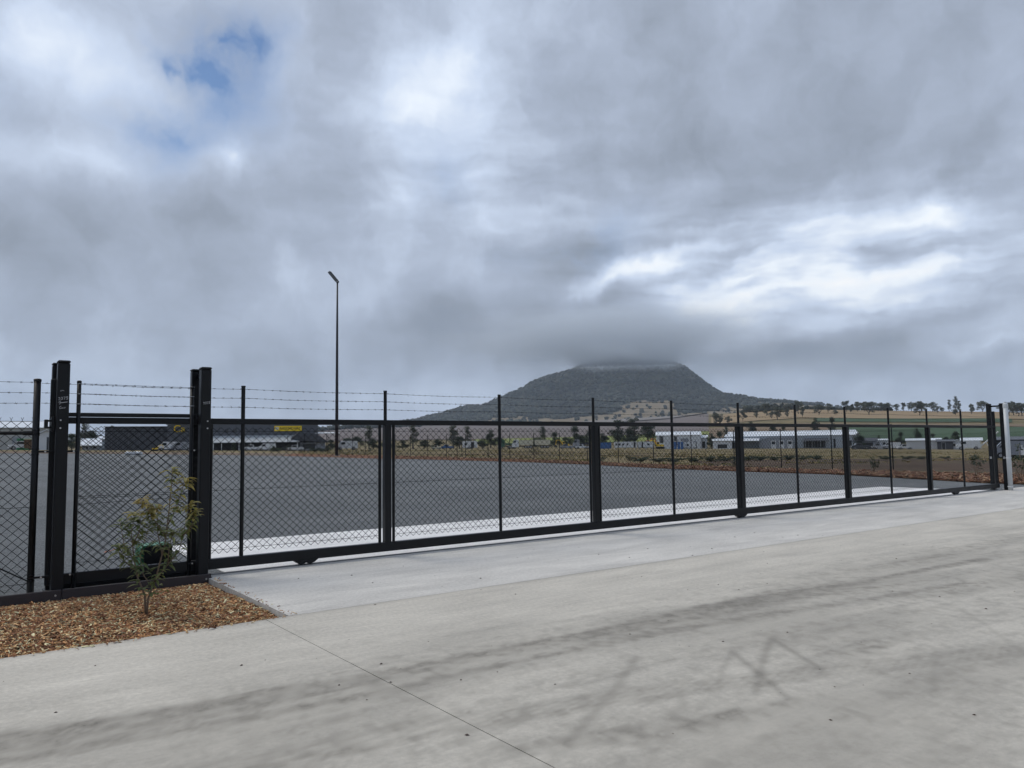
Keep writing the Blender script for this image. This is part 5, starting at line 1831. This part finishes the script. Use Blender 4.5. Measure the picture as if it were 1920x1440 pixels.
def leaf(b, p, d, L, w):
    d = Vector(d).normalized()
    s_ = d.cross(Vector((random.uniform(-.4, .4), random.uniform(-.4, .4), 1))).normalized()
    up = s_.cross(d).normalized()
    P = []
    for t_, ww, dr in ((0, .1, 0), (.25, .75, .02), (.5, 1, -.01), (.78, .65, -.08), (1, .05, -.2)):
        c = Vector(p) + d * L * t_ + Vector((0, 0, dr * L * 1.3))
        P.append((c - s_ * w * ww + up * w * .35 * ww, c, c + s_ * w * ww + up * w * .35 * ww))
    vs_ = [q for r_ in P for q in r_]
    b.add(vs_, [(3 * i + j, 3 * i + j + 1, 3 * i + 4 + j, 3 * i + 3 + j) for i in range(4) for j in (0, 1)])


# stems: base at the origin; x to the right, y away, z up
stems = [
    [(0, 0, -.02), (.015, 0, .16), (.10, 0, .42), (.16, .02, .72), (.20, .02, 1.02), (.22, .0, 1.36), (.23, 0, 1.50)],
    [(-.02, .02, -.02), (-.05, .03, .20), (-.13, .04, .40), (-.18, .05, .62), (-.20, .04, .84), (-.17, .04, 1.04)],
    [(.06, 0, .32), (.20, -.04, .50), (.33, -.04, .66), (.39, -.03, .92), (.43, -.02, 1.14)],
    [(.04, 0, .30), (-.02, -.05, .42), (-.05, -.06, .62), (.02, -.06, .86), (.05, -.05, 1.08)],
    [(.14, .01, .62), (.08, .03, .82), (.06, .05, 1.02), (.04, .04, 1.14)],
    [(.19, .02, .92), (.28, .0, 1.10), (.34, 0, 1.26), (.37, 0, 1.40)],
    [(-.16, .05, .55), (-.27, .03, .72), (-.31, .02, .96)],
    [(.36, -.03, .80), (.47, -.05, .92), (.50, -.06, 1.06)],
    [(.17, .02, .80), (.10, -.06, .95), (.02, -.08, 1.10), (-.03, -.08, 1.2)],
    [(-.19, .05, .70), (-.10, .0, .86), (-.08, -.02, 1.0)],
    [(.22, -.03, .52), (.24, -.08, .70), (.30, -.10, .86)],
    [(-.14, .04, .45), (-.26, .06, .55), (-.33, .06, .70)],
]
SS = .97
lv, ly_ = MB(), MB()
for st in stems:
    st = [(x * SS, y * SS, z * SS) for x, y, z in st]
    n_ = len(st)
    st = [(x + (random.uniform(-.012, .012) if 0 < i < n_ - 1 else 0), y, z) for i, (x, y, z) in enumerate(st)]
    r_base = .011 if st[0][2] < .1 else .0065
    MB().tube(st, [max(.0025, r_base * (1 - .75 * i / (n_ - 1))) for i in range(n_)], 7).build('stem', STEM, t, True)
    for i in range(1, n_):
        a, c = Vector(st[i - 1]), Vector(st[i])
        for q in range(12 if c.z > .45 else 3):
            p = a.lerp(c, random.random())
            if p.z < .22:
                continue
            an = random.uniform(0, 6.283)
            newl = p.z > 1.0 and random.random() < .75
            leaf(ly_ if newl else lv, p, (math.cos(an), math.sin(an), random.uniform(-.5, .35)), random.uniform(.065, .12), random.uniform(.012, .020))
    tip = Vector(st[-1])
    for q in range(14):
        an = random.uniform(0, 6.283)
        leaf(ly_ if tip.z > .98 else lv, tip - Vector((0, 0, random.uniform(0, .08))), (math.cos(an), math.sin(an), random.uniform(-.3, .7)), random.uniform(.08, .14), random.uniform(.012, .019))
for q in range(16):
    an = random.uniform(0, 6.283)
    leaf(lv, (random.uniform(-.1, .16), random.uniform(-.05, .05), random.uniform(.2, .36)), (math.cos(an), math.sin(an), random.uniform(-.1, .6)), random.uniform(.09, .14), random.uniform(.016, .024))
tag(lv.build('leaves', LEAFS, t), kind='stuff')
tag(ly_.build('young_leaves', LEAFY, t), 'yellow and orange young leaves at the shoot tips', kind='stuff')

# small stones and bark crumbs blown onto the concrete
LIT = mat('dark_crumb', (.07, .05, .04), .9, .2)
random.seed(8)
b = MB()
for _ in range(150):
    u, v = random.uniform(-4, 9), random.uniform(-8.6, -.6)
    if u < -.5 and v > -3.05:
        continue
    r_ = random.choice((.004, .005, .006, .008, .011))
    a = random.uniform(0, 3)
    ca, sa = math.cos(a) * r_, math.sin(a) * r_
    b.add([(u - ca * 1.5, v - sa * 1.5, 0.0005), (u + sa, v - ca, 0.0005), (u + ca * 1.5, v + sa * 1.5, 0.0005), (u - sa, v + ca, 0.0005), (u, v, r_ * .8)], [(0, 1, 4), (1, 2, 4), (2, 3, 4), (3, 0, 4)])
o = b.build('litter', LIT)
o.location, o.rotation_euler = (GX, GY, .001), (0, 0, AZ)
tag(o, 'scattered dark crumbs of bark and gravel on the concrete', kind='stuff')

# ------------------------------------------------------------------ air: haze and the cloud on the summit
def vol_mat(name, dens, col=(.9, .93, 1.0), aniso=0.0):
    m = bpy.data.materials.new(name)
    m.use_nodes = True
    g = NT(m.node_tree)
    out = g.n('ShaderNodeOutputMaterial')
    v = g.n('ShaderNodeVolumePrincipled')
    v.inputs['Color'].default_value = (*col, 1)
    v.inputs['Density'].default_value = dens
    v.inputs['Anisotropy'].default_value = aniso
    g.t.links.new(v.outputs[0], out.inputs['Volume'])
    return m


o = MB().box(-7000, 7000, -7000, 7000, -90, 600).build('haze', vol_mat('haze_air', HAZE, (.74, .86, 1.0)))
tag(o, 'thin blue grey haze hanging over the far country', kind='stuff')
o.display_type = 'BOUNDS'


def puff(c, r, seed, mt):
    rs = np.random.default_rng(seed)
    n, m = 40, 20
    vs, fs_ = [], []
    ph = rs.uniform(0, 6.28, 8)
    for j in range(m + 1):
        th = math.pi * j / m
        for i in range(n):
            f_ = 2 * math.pi * i / n
            k_ = 1 + .10 * math.sin(3 * f_ + ph[0]) + .08 * math.sin(5 * f_ + 2 * th + ph[1]) + .06 * math.sin(9 * f_ + ph[2] + 3 * th) + .05 * math.sin(14 * f_ + ph[3])
            x = math.sin(th) * math.cos(f_) * r[0] * k_
            y = math.sin(th) * math.sin(f_) * r[1] * k_
            z = math.cos(th) * r[2] * (k_ if th < 1.57 else .55 * k_)
            wx, wy = m_world(np.array(c[0] + x), np.array(c[1] + y))
            vs.append((float(wx), float(wy), c[2] + z))
    for j in range(m):
        for i in range(n):
            i2 = (i + 1) % n
            fs_.append((j * n + i, (j + 1) * n + i, (j + 1) * n + i2, j * n + i2))
    return MB().add(vs, fs_).build('cloud', mt)


def cloud_mat(name, dens):
    """vapour: thick in the middle of its box, fraying to nothing before the faces"""
    m = bpy.data.materials.new(name)
    m.use_nodes = True
    g = NT(m.node_tree)
    out = g.n('ShaderNodeOutputMaterial')
    tc = g.n('ShaderNodeTexCoord')
    o_ = tc.outputs['Object']
    n = g.noise(o_, 2.6, 4.0, .6, color=True)
    wv = g.n('ShaderNodeVectorMath', operation='MULTIPLY_ADD', i_0=n, i_1=(.5, .5, .5), i_2=(-.25, -.25, -.25))
    p = g.n('ShaderNodeVectorMath', operation='ADD', i_0=o_, i_1=wv.outputs[0])
    ln = g.n('ShaderNodeVectorMath', operation='LENGTH', i_0=p.outputs[0])
    mr = g.n('ShaderNodeMapRange', interpolation_type='SMOOTHSTEP', i_0=ln.outputs['Value'])
    mr.inputs[1].default_value = .82
    mr.inputs[2].default_value = .15
    d = g.m('MULTIPLY', g.m('MULTIPLY', mr.outputs[0], mr.outputs[0]), dens)
    v = g.n('ShaderNodeVolumePrincipled')
    v.inputs['Color'].default_value = (.89, .945, 1.0, 1)
    g.put(v.inputs['Density'], d)
    m.cycles.volume_step_rate = .5
    g.t.links.new(v.outputs[0], out.inputs['Volume'])
    return m


for q, (c, r, dn) in enumerate([((-60, -110, 372), (1000, 330, 180), .0115), ((-15, -110, 282), (340, 350, 96), .030), ((-40, -90, 300), (360, 320, 80), .012)]):
    wx, wy = m_world(np.array(float(c[0])), np.array(float(c[1])))
    o = MB().cbox(-1, 1, -1, 1, -1, 1, .2).build('cloud', cloud_mat('cloud_vapour_%d' % q, dn))
    o.location, o.scale, o.rotation_euler = (float(wx), float(wy), c[2]), r, (0, 0, -ma)
    tag(o, 'soft grey cloud wrapped round the mountain summit', kind='stuff')
